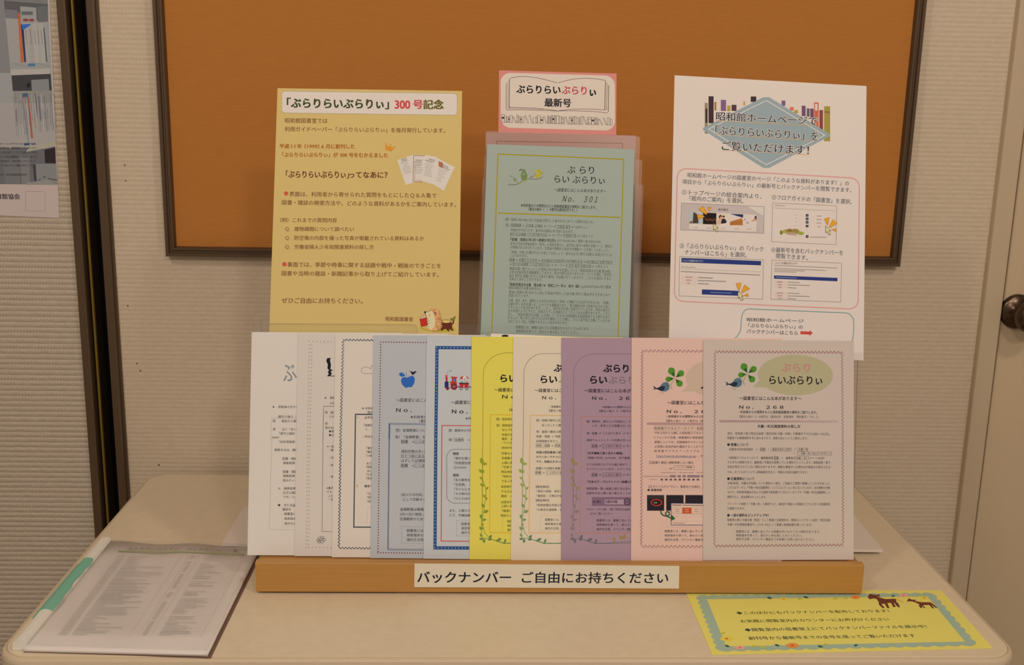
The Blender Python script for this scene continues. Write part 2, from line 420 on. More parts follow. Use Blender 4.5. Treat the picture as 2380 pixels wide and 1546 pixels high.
def plate(name, corners, p, n, th, mats, r=0.006):
    P = [at(x, y, p, n) for x, y in corners]; O = P[3]; U = (P[2] - P[3]).normalized(); V = n.cross(U)
    q = [((v - O).dot(U), (v - O).dot(V)) for v in P]
    x0, x1 = (q[0][0] + q[3][0]) / 2, (q[1][0] + q[2][0]) / 2; y0, y1 = (q[2][1] + q[3][1]) / 2, (q[0][1] + q[1][1]) / 2
    o = [(x, y) for x, y in rrect(x0, y0, x1, y1, r, 6)]
    bm = loft([[(x, y, z) for x, y in o] for z in (-th, 0)])
    ob = obj(name, bm, mats)
    for f in ob.data.polygons:
        if abs(f.normal.z) < 0.5 and len(mats) > 1: f.material_index = 1
    M = Matrix((U, V, n)).transposed().to_4x4(); M.translation = O; ob.matrix_world = M
    return ob
def reparent(o, p):
    mw = o.matrix_world.copy(); bpy.context.view_layer.update()
    o.parent = p; o.matrix_parent_inverse = Matrix.Translation(p.location).inverted(); o.matrix_world = mw; return o
p_front = Vector((0, yB, zR + 0.0004))
def behind(d): return p_front - NS * d      # a point d metres behind the front sheets' plane
reparent(plate('front_panel', [(587, 748), (969, 756), (969, 1240), (585, 1240)], behind(0.0195), NS, 0.002, [m_clear, m_clear_e]), rack)
reparent(plate('back_panel', [(600, 753), (1988, 768), (1990, 1280), (598, 1250)], behind(0.0238), NS, 0.003, [m_clear, m_clear_e]), rack)
# white board lying on the table behind the rack
wb = [onz(515, 1264, T + 0.009), onz(2052, 1278, T + 0.009), onz(1969, 1178, T + 0.009), onz(567, 1177, T + 0.009)]
bm = loft([[(v.x, v.y, T + z) for v in wb] for z in (0.005, 0.009)])
for dx in (0.02, 0.5, 0.9):
    box(bm, (wb[0].x + dx, wb[0].y + 0.012, T), (wb[0].x + dx + 0.03, wb[3].y - 0.01, T + 0.005))
tag(obj('white_board', bm, paper('white_card', (238, 234, 228))), 'white card board lying flat on the table behind the wooden rack', 'board')

# ------------------------------------------------------------------ paper and ink colours
LAMP = (0.72, 0.54, 0.44)                   # colour of the room's lamps, to turn colours seen under them into paper and ink colours
def P(r, g, b):
    out = []
    for v, l in zip((r, g, b), LAMP):
        x = min(0.9, lin(v) / l); out.append(round(255 * (12.92 * x if x <= 0.0031308 else 1.055 * x ** (1 / 2.4) - 0.055)))
    return tuple(out)
K = P(40, 36, 40); KB = P(28, 26, 32); G1 = P(112, 104, 98); G2 = P(140, 126, 116); BR = P(116, 64, 40); BRD = P(104, 48, 34)
WH = P(206, 184, 168)
def pap(r, g, b): return paper('paper_%d_%d_%d' % (r, g, b), P(r, g, b))
def vplane(dist): return behind(dist), NS

# ------------------------------------------------------------------ yellow poster
S = Sheet('poster', [(645, 205), (1074, 211.5), (1064, 900), (622, 886)], behind(0.0225), NS, pap(198, 162, 99), 0.0006, 0.012)
tag(S.o, 'large mustard yellow poster with brown text and a hedgehog, standing behind the pale newsletters', 'poster')
S.f(620, 190, 4.958); S.slope = 0.0132; S.h = 62; S.bb = 0.009
S.rr('title_panel', 174, 110, 2194, 358, 38, 3, P(130, 128, 130), 0, P(208, 186, 174))
GR = P(58, 66, 30)
S.t('title_text', '「ぶらりらいぶらりぃ」', 235, 244, 1405, 258, 124, GR, 0.026, 0, 2)
S.t('title_text', '300', 1478, 258, 1650, 260, 132, P(190, 72, 72), 0.024, 0, 2)
S.t('title_text', '号', 1690, 260, 1795, 261, 112, P(190, 72, 72), 0.030, 0, 2)
S.t('title_text', '記念', 1806, 262, 2035, 264, 116, P(96, 84, 26), 0.026, 0, 2)
S.t('body_text', '昭和館図書室では', 210, 447, 700, 450, c=BR)
S.t('body_text', '利用ガイドペーパー「ぶらりらいぶらりぃ」を毎月発行しています。', 208, 545, 2055, 563, c=BR)
OB = P(160, 84, 26)
S.t('body_text', '平成', 150, 742, 258, 743, 56, OB, 0.02); S.t('body_text', '11', 282, 743, 328, 743, 56, OB, 0.016)
S.t('body_text', '年', 352, 743, 402, 744, 56, OB, 0.02); S.t('body_text', '（1999）', 436, 744, 605, 745, 56, OB, 0.014)
S.t('body_text', '6', 630, 745, 655, 745, 56, OB, 0.018); S.t('body_text', '月に創刊した', 680, 745, 1012, 746, 56, OB, 0.018)
S.t('body_text', '「ぶらりらいぶらりぃ」が', 178, 841, 818, 844, 58, OB, 0.018)
S.t('body_text', '300', 845, 844, 925, 844, 56, OB, 0.016); S.t('body_text', '号をむかえました', 948, 845, 1395, 848, 58, OB, 0.018)
S.t('body_text', '「ぶらりらいぶらりぃ」', 222, 1066, 945, 1072, 90, BRD, 0.014)
S.t('body_text', 'ってなあに？', 950, 1072, 1390, 1074, 84, BRD, 0.014)
S.poly('crown_print', [(1368, 788), (1368, 712), (1402, 752), (1428, 728), (1436, 758), (1476, 748), (1440, 805)], P(206, 130, 38))
for q in ((1372, 710), (1432, 724), (1478, 747)): S.ell('crown_print', q[0], q[1], 7, 7, P(206, 130, 38))
fan = [[(1505, 905), (1690, 838), (1800, 1130), (1600, 1190)], [(1690, 845), (1840, 850), (1830, 1155), (1685, 1155)],
       [(1830, 845), (1965, 870), (1890, 1180), (1785, 1140)], [(1965, 880), (2165, 985), (2040, 1258), (1880, 1160)]]
for i, q in enumerate(fan): S.poly('card_fan_print', q, P(206, 186, 176), i)
S.line('card_fan_print', [(1800, 1155), (1688, 1152), (1692, 850), (1820, 855)], 5, P(150, 80, 60), 5)
S.line('card_fan_print', [(1790, 1137), (1705, 1135), (1708, 960), (1790, 962)], 3, P(150, 80, 60), 5)
rnd = random.Random(3)
for cx, cy, ang, n in ((1610, 980, -18, 9), (1750, 1000, 2, 8), (1870, 990, 14, 10), (2020, 1060, 26, 10)):
    ca, sa = math.cos(math.radians(ang)), math.sin(math.radians(ang))
    for k in range(n):
        v = -95 + k * 21; w = rnd.uniform(25, 52); o = rnd.uniform(-14, 8)
        a = (cx + (o - w) * ca - v * sa, cy + (o - w) * sa + v * ca); b = (cx + (o + w) * ca - v * sa, cy + (o + w) * sa + v * ca)
        S.dash('card_fan_print', [a, b], 8 if k < 2 else 5, P(90, 80, 78) if k < 2 else G2, 9, 4, 6)
S.rect('card_fan_print', 1980, 915, 2030, 975, P(170, 100, 70), 5, 0.4)
RD = P(196, 78, 60)
S.ell('bullet_print', 223, 1288, 25, 25, RD)
S.t('body_text', '表面は、利用者から寄せられた質問をもとにしたＱ＆Ａ集で', 260, 1293, 1955, 1312, c=BR)
S.t('body_text', '図書・雑誌の検索方法や、どのような資料があるかをご案内しています。', 175, 1391, 2180, 1418, c=BR)
S.f(620, 480, 4.958)
S.t('body_text', '（例）これまでの質問内容', 155, 156, 808, 160, c=BR, h=58)
for y, s, x1 in ((258, '建物疎開について調べたい', 1005), (361, '防空壕の内部を撮った写真が掲載されている資料はあるか', 1812), (464, '労働省婦人少年局関連資料の探し方', 1232)):
    S.t('body_text', 'Ｑ.', 212, y, 272, y, c=BR, h=54); S.t('body_text', s, 318, y + 1, x1, y + 1 + 0.005 * (x1 - 318), c=BR, h=57)
S.ell('bullet_print', 203, 666, 26, 26, RD)
S.t('body_text', '裏面では、季節や時事に関する話題や戦中・戦後のできごとを', 238, 668, 2008, 685, c=BR)
S.t('body_text', '図書や当時の雑誌・新聞記事から取り上げてご紹介しています。', 172, 770, 1980, 786, c=BR)
S.t('body_text', 'ぜひご自由にお持ちください。', 172, 1083, 1105, 1090, 70, BR)
S.t('body_text', '昭和館図書室', 1370, 1295, 1685, 1301, 54, P(130, 76, 52), 0.008)
# hedgehog reading a red book beside a tree stump
S.f(880, 700, 10.818); S.slope = 0; hp = 'hedgehog_print'; OL = P(70, 40, 34)
S.ell(hp, 1480, 690, 450, 88, P(176, 158, 50), 0, 2)
S.poly(hp, [(1580, 490), (1830, 530), (1850, 620), (1845, 650), (1885, 760), (1820, 730), (1790, 700), (1760, 775), (1690, 700), (1670, 700), (1570, 755), (1560, 720), (1600, 640)], P(98, 42, 26), 2)
S.line(hp, [(1830, 600), (1880, 540), (1885, 470)], 34, P(98, 42, 26), 2)
S.ell(hp, 1700, 510, 126, 44, P(72, 36, 26), 3); S.ell(hp, 1700, 512, 112, 36, P(222, 170, 96), 4)
S.leaf(hp, 1880, 480, 120, 30, -68, P(120, 108, 44), 3); S.leaf(hp, 1880, 480, 100, 30, -150, P(112, 104, 36), 3)
body = [(1330, 175), (1440, 180), (1520, 250), (1560, 380), (1590, 520), (1580, 640), (1520, 730), (1400, 760), (1320, 740), (1180, 700), (1095, 660), (1110, 640), (1215, 650), (1230, 560), (1240, 480), (1215, 400), (1175, 330), (1150, 270), (1175, 255), (1240, 275), (1300, 235), (1300, 195)]
S.poly(hp, body, P(214, 150, 96), 3)
S.poly(hp, [(1175, 290), (1300, 240), (1390, 280), (1400, 400), (1430, 520), (1400, 640), (1330, 730), (1180, 690), (1215, 640), (1230, 480), (1215, 400)], P(226, 196, 140), 4)
S.line(hp, [(1150, 270), (1175, 330), (1200, 400), (1240, 450), (1225, 480)], 8, OL, 5); S.line(hp, [(1190, 268), (1250, 272), (1310, 232)], 8, OL, 5)
S.ell(hp, 1170, 280, 24, 26, P(30, 24, 24), 6); S.ell(hp, 1415, 312, 34, 42, P(140, 76, 44), 5); S.ell(hp, 1405, 318, 18, 26, P(200, 140, 96), 6)
S.ell(hp, 1280, 372, 22, 18, P(222, 140, 110), 5); S.line(hp, [(1290, 318), (1280, 345), (1292, 340)], 7, OL, 6)
for y in (500, 560, 640): S.line(hp, [(1225, y + 14), (1285, y - 12)], 8, OL, 6)
for i in range(64):
    a = rnd.random(); x = 1330 + 240 * a + rnd.uniform(-30, 30); y = 190 + rnd.random() * 540
    xl = 1310 + 120 * min(1, (y - 170) / 250); xr = 1450 + 130 * math.sin(min(1, (y - 160) / 480) * 1.8)
    x = xl + (xr - xl) * rnd.random()
    S.line(hp, [(x, y), (x + 14, y + rnd.uniform(14, 30))], 7, P(112, 62, 40), 5)
for i in range(18):
    k = 2 + i * 0.32; p0 = body[int(k)]; p1 = body[int(k) + 1]; u = k - int(k); x = p0[0] + (p1[0] - p0[0]) * u; y = p0[1] + (p1[1] - p0[1]) * u
    S.line(hp, [(x - 14, y - 6), (x + 14, y + 16)], 9, P(112, 62, 40), 6)
S.ell(hp, 1140, 660, 52, 26, P(206, 146, 100), 5, 20); S.ell(hp, 1230, 695, 58, 28, P(206, 146, 100), 5, 20)
S.poly(hp, [(1035, 450), (1100, 370), (1130, 385), (1180, 415), (1090, 440)], P(216, 200, 184), 5)
S.line(hp, [(1045, 440), (1100, 372), (1135, 400)], 8, OL, 6)
S.poly(hp, [(1035, 455), (1195, 415), (1235, 600), (1075, 640)], P(186, 44, 36), 7); S.line(hp, [(1035, 455), (1195, 415), (1235, 600), (1075, 640)], 8, P(110, 26, 24), 8, True)
S.done()

# ------------------------------------------------------------------ white poster
S = Sheet('poster', [(1568, 175), (2014, 200), (2007, 838), (1554, 812)], behind(0.0225), NS, pap(212, 188, 172), 0.0006, 0.05)
tag(S.o, 'large white poster with a grey diamond heading and web page screenshots, behind the pink newsletters', 'poster')
S.f(1550, 160, 4.548); S.slope = 0.055
bk = [(400, 360, 432, 685, (140, 120, 90)), (440, 290, 494, 575, (66, 46, 46)), (503, 350, 522, 440, (150, 104, 50)), (570, 328, 625, 445, (122, 84, 112)),
      (637, 390, 672, 448, (168, 140, 62)), (684, 380, 735, 445, (82, 52, 62)), (808, 346, 826, 390, (184, 140, 70)), (886, 292, 945, 350, (62, 44, 46)),
      (1212, 336, 1252, 390, (118, 82, 112)), (1300, 405, 1340, 440, (206, 100, 64)), (1345, 436, 1386, 470, (168, 140, 62)), (1425, 390, 1466, 500, (112, 72, 96)),
      (1478, 418, 1508, 505, (92, 88, 92)), (1515, 420, 1552, 520, (112, 66, 84)), (1556, 355, 1604, 620, (196, 92, 66)), (1612, 436, 1650, 645, (132, 62, 56)), (1662, 396, 1725, 765, (154, 130, 60))]
for x0, y0, x1, y1, c in bk: S.rect('book_row_print', x0, y0, x1, y1, P(*c), 0, 0.02)
S.rect('book_row_print', 408, 420, 428, 570, P(60, 44, 44), 1); S.rect('book_row_print', 1566, 370, 1592, 440, P(216, 190, 172), 1)
S.line('book_row_print', [(1662, 450), (1725, 453)], 5, P(100, 80, 40), 1); S.line('book_row_print', [(1662, 462), (1725, 465)], 5, P(100, 80, 40), 1)
DG = P(142, 148, 146)
S.poly('diamond_print', [(1020, 300), (1080, 300), (1722, 690), (1722, 712), (1080, 1048), (1020, 1048), (382, 645), (382, 625)], DG, 2)
S.line('diamond_print', [(1052, 335), (1668, 702), (1052, 1015), (440, 637)], 9, P(206, 190, 178), 3, True)
for a, b in (((520, 548), (1540, 600)), ((500, 692), (1540, 760)), ((590, 860), (1505, 908))): S.line('diamond_print', [a, b], 5, P(206, 150, 90), 4)
hd = (('昭和館ホームページで', 520, 500, 1588, 553, 98), ('「ぶらりらいぶらりぃ」を', 512, 648, 1600, 714, 104), ('ご覧いただけます！', 582, 812, 1500, 860, 106))
for s, x0, y0, x1, y1, h in hd:
    S.t('heading_text', s, x0 - 4, y0, x1 + 4, y1, h, P(208, 190, 176), 0.055, 0, 5); S.t('heading_text', s, x0, y0, x1, y1, h, P(42, 46, 54), 0.012, 0, 6)
PKL = P(204, 138, 128); TL_ = P(118, 138, 134); SL = P(78, 78, 84)
def cnr(S, pts, r, n=6):                    # polygon path with rounded corners
    out = []; pts = [Vector(p) for p in pts]; m = len(pts)
    for i in range(m):
        p, a, b = pts[i], pts[i - 1], pts[(i + 1) % m]; da = (a - p).normalized() * r; db = (b - p).normalized() * r
        for k in range(n + 1):
            t = k / n; out.append(tuple((p + da) * (1 - t) ** 2 + p * 2 * t * (1 - t) + (p + db) * t * t))
    return out
S.f(0, 0, 1)
S.line('guide_frame_print', cnr(S, [(1574.5, 391), (1997.5, 414.5), (1994.5, 719), (1567, 700)], 24), 2.6, PKL, 0, True)
S.f(1550, 160, 4.548); S.h = 54; S.bb = 0.006
S.t('guide_text', '昭和館ホームページの図書室のページ「このような資料があります！」の', 218, 1122, 1925, 1212, c=SL)
S.t('guide_text', '項目から「ぶらりらいぶらりぃ」の最新号とバックナンバーを閲覧できます。', 163, 1192, 1950, 1282, c=SL)
S.t('guide_text', '①トップページの総合案内より、', 160, 1302, 1000, 1350, c=SL, h=58)
S.t('guide_text', '「館内のご案内」を選択。', 240, 1368, 808, 1398, c=SL, h=58)
S.t('guide_text', '②フロアガイドの「図書室」を選択。', 1110, 1356, 1955, 1406, c=SL, h=56)
S.f(1550, 490, 4.294); S.slope = 0.044
S.t('guide_text', '③「ぶらりらいぶらりぃ」の「バック', 128, 348, 962, 384, c=SL, h=56)
S.t('guide_text', 'ナンバーはこちら」を選択。', 180, 412, 795, 442, c=SL, h=56)
S.t('guide_text', '④最新号を含むバックナンバーを', 1042, 388, 1757, 420, c=SL, h=54)
S.t('guide_text', '閲覧できます。', 1090, 448, 1405, 470, c=SL, h=54)
# screenshots
def burst(S, part, kk, items):
    for pts in items: S.poly(part, pts, P(216, 150, 44), 6); S.line(part, pts, kk, P(200, 110, 40), 7, True)
def cursor(S, part, x, y, k, dx=0):
    pts = [(x, y), (x + 4 * k, y + 170 * k), (x + 42 * k, y + 140 * k), (x + 78 * k, y + 222 * k), (x + 120 * k, y + 210 * k), (x + 84 * k, y + 125 * k), (x + 128 * k, y + 120 * k)]
    S.poly(part, pts, P(224, 206, 130), 8); S.line(part, pts, 10 * k, P(90, 78, 56), 9, True)
S.f(1570, 460, 10.818); S.slope = 0.044; p = 'overview_screenshot_print'
S.poly(p, [(148, 128), (2230, 220), (2220, 893), (128, 805)], P(186, 162, 152), 0); S.line(p, [(148, 128), (2230, 220), (2220, 893), (128, 805)], 9, P(130, 112, 104), 1, True)
for i in range(9): S.line(p, [(220 + i * 62, 140 + i * 3), (205 + i * 62, 800 + i * 3)], 5, P(170, 148, 138), 1)
S.poly(p, [(1800, 215), (2220, 226), (2215, 440), (2120, 410), (1960, 300)], P(206, 184, 168), 1)
S.poly(p, [(345, 345), (2040, 425), (2030, 850), (340, 780)], P(214, 190, 172), 1)
S.poly(p, [(345, 350), (690, 368), (685, 660), (345, 645)], P(168, 170, 166), 2); S.poly(p, [(450, 350), (570, 430), (575, 640), (430, 640)], P(78, 56, 44), 3); S.poly(p, [(350, 600), (420, 580), (430, 645), (348, 640)], P(120, 92, 66), 3)
S.poly(p, [(692, 370), (1028, 386), (1022, 672), (688, 658)], P(36, 26, 24), 2)
for i in range(12): S.ell(p, 750 + i * 23, 520 + (i * 37) % 60, 16, 9, P(170, 96, 40), 3, n=8)
S.poly(p, [(1030, 386), (1290, 398), (1290, 600), (1025, 600)], P(214, 200, 156), 2)
S.ell(p, 1130, 480, 42, 50, P(60, 38, 32), 3); S.ell(p, 1140, 500, 26, 32, P(206, 150, 120), 4); S.ell(p, 1210, 490, 28, 34, P(206, 150, 120), 4); S.ell(p, 1210, 466, 30, 20, P(44, 32, 32), 5)
S.poly(p, [(1070, 540), (1130, 520), (1160, 600), (1120, 670), (1030, 660)], P(206, 156, 130), 4); S.poly(p, [(1160, 530), (1240, 525), (1290, 600), (1250, 640), (1140, 650)], P(42, 40, 48), 4)
S.poly(p, [(1370, 402), (1700, 416), (1696, 500)], P(36, 50, 84), 3); S.poly(p, [(1370, 600), (1660, 510), (1690, 560), (1690, 690), (1365, 688)], P(176, 108, 52), 3)
for i in range(3): S.line(p, [(1380, 625 + i * 22), (1680, 585 + i * 34)], 6, P(130, 76, 36), 4)
S.t(p, 'F', 1725, 548, 1775, 550, 60, P(120, 110, 106)); S.t(p, 'A', 1775, 618, 1840, 620, 70, P(90, 80, 80)); S.t(p, 'Q', 1865, 655, 1945, 665, 90, P(90, 80, 80))
S.poly(p, [(1900, 600), (2035, 440), (2035, 570)], P(190, 140, 124), 3); S.poly(p, [(1980, 480), (2035, 440), (2035, 560)], P(52, 44, 48), 4)
S.t(p, '総合案内', 1078, 292, 1318, 302, 64, P(80, 70, 68), 0.01)
for x in (455, 785, 1140, 1480, 1800): S.dash(p, [(x, 730 + x * .03), (x + 115, 734 + x * .03)], 14, G2, 16, 6, 3)
for x in (686, 1024, 1364, 1700): S.line(p, [(x, 660 + x * .03), (x - 3, 770 + x * .04)], 4, P(190, 168, 152), 2)
burst(S, p, 12, [[(680, 205), (800, 380), (765, 420), (590, 295)], [(805, 240), (890, 238), (850, 345)], [(545, 420), (690, 440), (725, 478), (570, 540)]])
cursor(S, p, 950, 640, 0.98)
S.f(1780, 460, 10.818); p = 'floor_guide_screenshot_print'
S.line(p, [(170, 125), (1780, 200), (1765, 1180), (145, 1105)], 9, P(130, 112, 104), 1, True)
S.t(p, 'フロアガイド', 225, 190, 470, 202, 44, P(80, 66, 64), 0.01); S.line(p, [(215, 258), (1735, 326)], 7, P(150, 128, 112), 1)
for i, y in enumerate((440, 528, 616, 710, 972)):
    S.rect(p, 1003, y - 32, 1070, y + 30, P(34, 46, 72), 2, 0); S.rect(p, 1024, y - 10, 1050, y + 8, P(140, 150, 170), 3, 0)
    S.line(p, [(780, y - 8), (900, y - 4)], 4, P(190, 168, 150), 1); S.line(p, [(740, y - 12), (768, y - 11)], 8, P(110, 96, 90), 1)
    x1 = (1395, 1392, 1395, 1370, 1530)[i]; x0 = (1285, 1280, 1275, 1300, 1115)[i]; S.dash(p, [(x0, y + 14), (x1, y + 20)], 18, P(140, 104, 96), 14, 5, 1)
for x, y, rx, ry, c in ((650, 850, 220, 60, (150, 118, 70)), (390, 870, 40, 55, (112, 110, 40)), (460, 850, 60, 36, (156, 150, 50)), (880, 890, 80, 44, (150, 146, 56)), (600, 815, 60, 40, (140, 98, 56)), (740, 820, 90, 42, (150, 120, 60)), (650, 900, 150, 36, (172, 140, 110))):
    S.ell(p, x, y, rx, ry, P(*c), 2, 4)
burst(S, p, 12, [[(1470, 530), (1590, 495), (1565, 665), (1530, 672)], [(1680, 550), (1790, 640), (1630, 745), (1592, 725)], [(1660, 800), (1765, 770), (1765, 850)]])
cursor(S, p, 1500, 705, 1.02)
S.f(1550, 490, 4.294); S.slope = 0.04; NB = P(40, 52, 104); p = 'newsletter_screenshot_print'
S.line(p, [(128, 457), (963, 490), (955, 883), (120, 850)], 4, P(130, 116, 108), 1, True)
S.poly(p, [(146, 470), (940, 502), (938, 545), (144, 515)], NB, 1); S.t(p, 'このような資料があります！', 155, 496, 362, 504, 24, P(190, 184, 190), 0, 0, 2)
S.t(p, 'ぶらりらいぶらりぃ', 142, 560, 290, 567, 22, P(100, 86, 84)); S.line(p, [(140, 578), (938, 612)], 3, P(160, 140, 126), 1)
S.dash(p, [(140, 606), (928, 642)], 9, P(122, 104, 98), 9, 3, 1); S.poly(p, [(142, 642), (300, 648), (296, 745), (140, 738)], P(216, 178, 162), 0)
for i, y in enumerate((662, 692, 722)):
    S.dash(p, [(185 + 10 * i, y), (252 - 10 * i, y + 2)], 10, P(150, 110, 100), 9, 3, 1); S.dash(p, [(312, y + 5), ((460, 590, 420)[i], y + (10, 14, 9)[i])], 9, P(112, 98, 96), 9, 3, 1)
S.poly(p, [(350, 785), (724, 800), (720, 848), (348, 835)], NB, 1); S.dash(p, [(435, 815), (645, 823)], 8, P(130, 136, 168), 8, 3, 2)
burst(S, p, 5, [[(690, 728), (738, 720), (726, 788), (712, 788)], [(775, 740), (824, 778), (750, 822), (742, 812)], [(768, 846), (806, 824), (812, 856)]])
cursor(S, p, 708, 803, 0.42)
p = 'back_issue_screenshot_print'
S.line(p, [(1048, 492), (1743, 523), (1735, 912), (1037, 884)], 4, P(130, 116, 108), 1, True)
S.t(p, 'このような資料があります！', 1072, 520, 1302, 529, 26, P(62, 54, 58)); S.line(p, [(1072, 545), (1702, 572)], 4, P(90, 80, 80), 1)
S.dash(p, [(1072, 574), (1590, 596)], 8, P(140, 122, 112), 8, 3, 1); S.dash(p, [(1072, 590), (1375, 603)], 8, P(140, 122, 112), 8, 3, 1); S.dash(p, [(1072, 606), (1295, 614)], 8, P(140, 122, 112), 8, 3, 1)
S.poly(p, [(1070, 645), (1702, 670), (1702, 704), (1068, 678)], NB, 1); S.dash(p, [(1084, 662), (1295, 672)], 8, P(130, 136, 168), 8, 3, 2)
for y0 in (0, 110):
    S.poly(p, [(1072, 695 + y0), (1195, 700 + y0), (1192, 776 + y0), (1070, 771 + y0)], P(216, 178, 162), 0)
    for i, y in enumerate((710, 738, 764)):
        S.dash(p, [(1098 + 8 * i, y + y0), (1158 - 8 * i, y + 2 + y0)], 10, P(150, 110, 100), 8, 3, 1); S.dash(p, [(1205, y + 2 + y0), ((1325, 1425, 1290)[i], y + 8 + y0)], 8, P(120, 104, 100), 8, 3, 1)
# speech bubble with the address note (the code square is left blank)
S.line('speech_bubble_print', [(655, 1290), (700, 1255), (732, 1205), (740, 1150), (742, 1090), (752, 1035), (775, 995), (815, 980)] + [(815 + i * 97.5, 980 + i * 4) for i in range(1, 11)] + [(1830, 1035), (1862, 1080), (1866, 1150), (1862, 1230), (1850, 1300)], 9, TL_, 0)
S.slope = 0.026
S.t('guide_text', '昭和館ホームページ', 797, 1086, 1365, 1101, 40, SL, 0.012); S.t('guide_text', '「ぶらりらいぶらりぃ」の', 815, 1144, 1355, 1162, 44, SL, 0.008)
S.t('guide_text', 'バックナンバーはこちら', 797, 1202, 1305, 1221, 46, SL, 0.01)
S.poly('arrow_print', [(1332, 1202), (1424, 1206), (1425, 1192), (1455, 1220), (1422, 1250), (1423, 1236), (1332, 1232)], P(190, 66, 56), 0)
S.done()

# ------------------------------------------------------------------ clear stand with the latest issue
stand_p = behind(0.066)
def sp(d): return stand_p + NS * d
m_film = clear('clear_film', (0.985, 0.985, 0.985), 0.055, 0.22, 0.25)
m_film_e = clear('clear_film_edge', (0.95, 0.95, 0.95), 0.30, 0.5, 0.3)
stand = empty('leaflet_stand', (onz(1300, 1180, T).x, stand_p.y + 0.03, T)); tag(stand, 'clear plastic leaflet stand with stepped pockets holding the pale green sheet', 'leaflet stand')
bm = bmesh.new(); q = sp(-0.004)
x0, x1 = at(1125, 700, q, NS).x, at(1480, 700, q, NS).x
zb = T + 0.0092
yb = q.y - (q.z - zb) * math.tan(TILT)      # where the leaning pocket plane meets the board
box(bm, (x0 + 0.004, yb - 0.006, zb), (x1 - 0.004, yb + 0.075, zb + 0.004), 0.001)
o = obj('base', bm, [m_clear]); reparent(o, stand)
bm = loft([[(x, yb + 0.068, zb + 0.004), (x, yb + 0.072, zb + 0.004), (x, yb + 0.0632, T + 0.2), (x, yb + 0.0605, T + 0.2)] for x in (x0 + 0.10, x1 - 0.10)])
reparent(obj('back_strut', bm, [m_clear]), stand)
for d, c in ((-0.004, [(1122, 306), (1481, 314), (1468, 1130), (1112, 1120)]), (-0.0005, [(1119, 360), (1487.5, 368), (1474, 1130), (1108, 1120)]), (0.0025, [(1116, 416), (1491, 428), (1478, 1130), (1104, 1120)])):
    reparent(plate('pocket', c, sp(d), NS, 0.0008, [m_film, m_film_e], 0.003), stand)

S = Sheet('sign', [(1160, 163.5), (1433, 171), (1431.5, 420), (1157, 412)], sp(-0.0075), NS, pap(202, 122, 110), 0.0008, 0.025)
tag(S.o, 'small pink framed sign with an open book drawing above the green sheet', 'sign')
S.f(1155, 160, 8.351); S.slope = 0.028; LN = P(92, 66, 66); p = 'book_outline_print'
S.rr('panel_print', 72, 74, 2290, 1140, 190, 0, LN, 0, P(207, 180, 160))
S.line(p, [(255, 185), (330, 165), (450, 150), (600, 152), (760, 172), (920, 206), (1060, 242), (1165, 272)], 9, LN); S.line(p, [(1190, 272), (1330, 232), (1500, 196), (1700, 182), (1860, 188), (2000, 205), (2110, 228)], 9, LN)
S.line(p, [(242, 195), (238, 770)], 12, P(60, 46, 50)); S.line(p, [(215, 240), (210, 768)], 5, LN); S.line(p, [(182, 275), (178, 790)], 10, LN)
S.line(p, [(2108, 235), (2092, 800)], 12, P(70, 52, 54)); S.line(p, [(2138, 280), (2125, 800)], 8, LN); S.line(p, [(2170, 320), (2158, 835)], 11, P(60, 46, 50))
S.line(p, [(240, 748), (480, 752), (760, 766), (1000, 792), (1165, 815)], 9, LN); S.line(p, [(185, 798), (480, 794), (800, 806), (1160, 818)], 9, LN); S.line(p, [(215, 768), (500, 772), (900, 790)], 6, LN)
S.line(p, [(1190, 815), (1400, 788), (1650, 780), (1900, 786), (2098, 800)], 9, LN); S.line(p, [(1195, 818), (1500, 815), (1850, 826), (2150, 855)], 9, LN); S.line(p, [(1190, 822), (1160, 822)], 12, LN)
S.t('title_text', 'ぶらりらい', 380, 392, 1230, 410, 180, KB, 0.028, 0, 2); S.t('title_text', 'ぶらり', 1260, 410, 1738, 424, 180, P(186, 66, 72), 0.024, 0, 2); S.t('title_text', 'ぃ', 1806, 446, 1918, 448, 190, KB, 0.034, 0, 2)
S.t('title_text', '最新号', 925, 652, 1435, 664, 172, KB, 0.026, 0, 2)
p = 'book_row_print'; r2 = random.Random(11); x = 90
while x < 2235:
    w = r2.choice((26, 34, 40, 52)); h = r2.choice((110, 128, 140, 152)); yb_ = 1038 + 0.026 * (x - 90); kind = r2.random(); cc = r2.choice((P(50, 42, 50), P(92, 64, 62), P(66, 54, 60)))
    if kind < 0.12: S.line(p, [(x, yb_ - h), (x + 24, yb_ - h), (x + 78, yb_), (x + 54, yb_)], 6, cc, 0, True); x += 84; continue
    S.line(p, [(x, yb_ - h), (x + w, yb_ - h), (x + w, yb_), (x, yb_)], 6, cc, 0, True)
    if kind < 0.45: S.line(p, [(x, yb_ - h * .75), (x + w, yb_ - h * .75)], 5, cc); S.line(p, [(x, yb_ - h * .2), (x + w, yb_ - h * .2)], 5, cc)
    elif kind < 0.62: S.rect(p, x + 4, yb_ - h * .7, x + w - 4, yb_ - h * .45, cc, 1)
    elif kind < 0.8: S.line(p, [(x + w / 2, yb_ - h * .9), (x + w / 2, yb_ - h * .1)], 5, cc)
    x += w + 3
S.done()

S = Sheet('newsletter', [(1129, 307), (1478, 315), (1466, 1118), (1114, 1108)], sp(-0.0062), NS, pap(168, 118, 104), 0.0005, 0.02)
tag(S.o, 'dusky mauve newsletter sheet peeking out above the pale green sheet', 'newsletter')
S.f(1110, 150, 4.685); S.line('border_print', [(195, 1500), (208, 835), (1580, 858), (1560, 1500)], 7, P(112, 62, 46)); S.done()

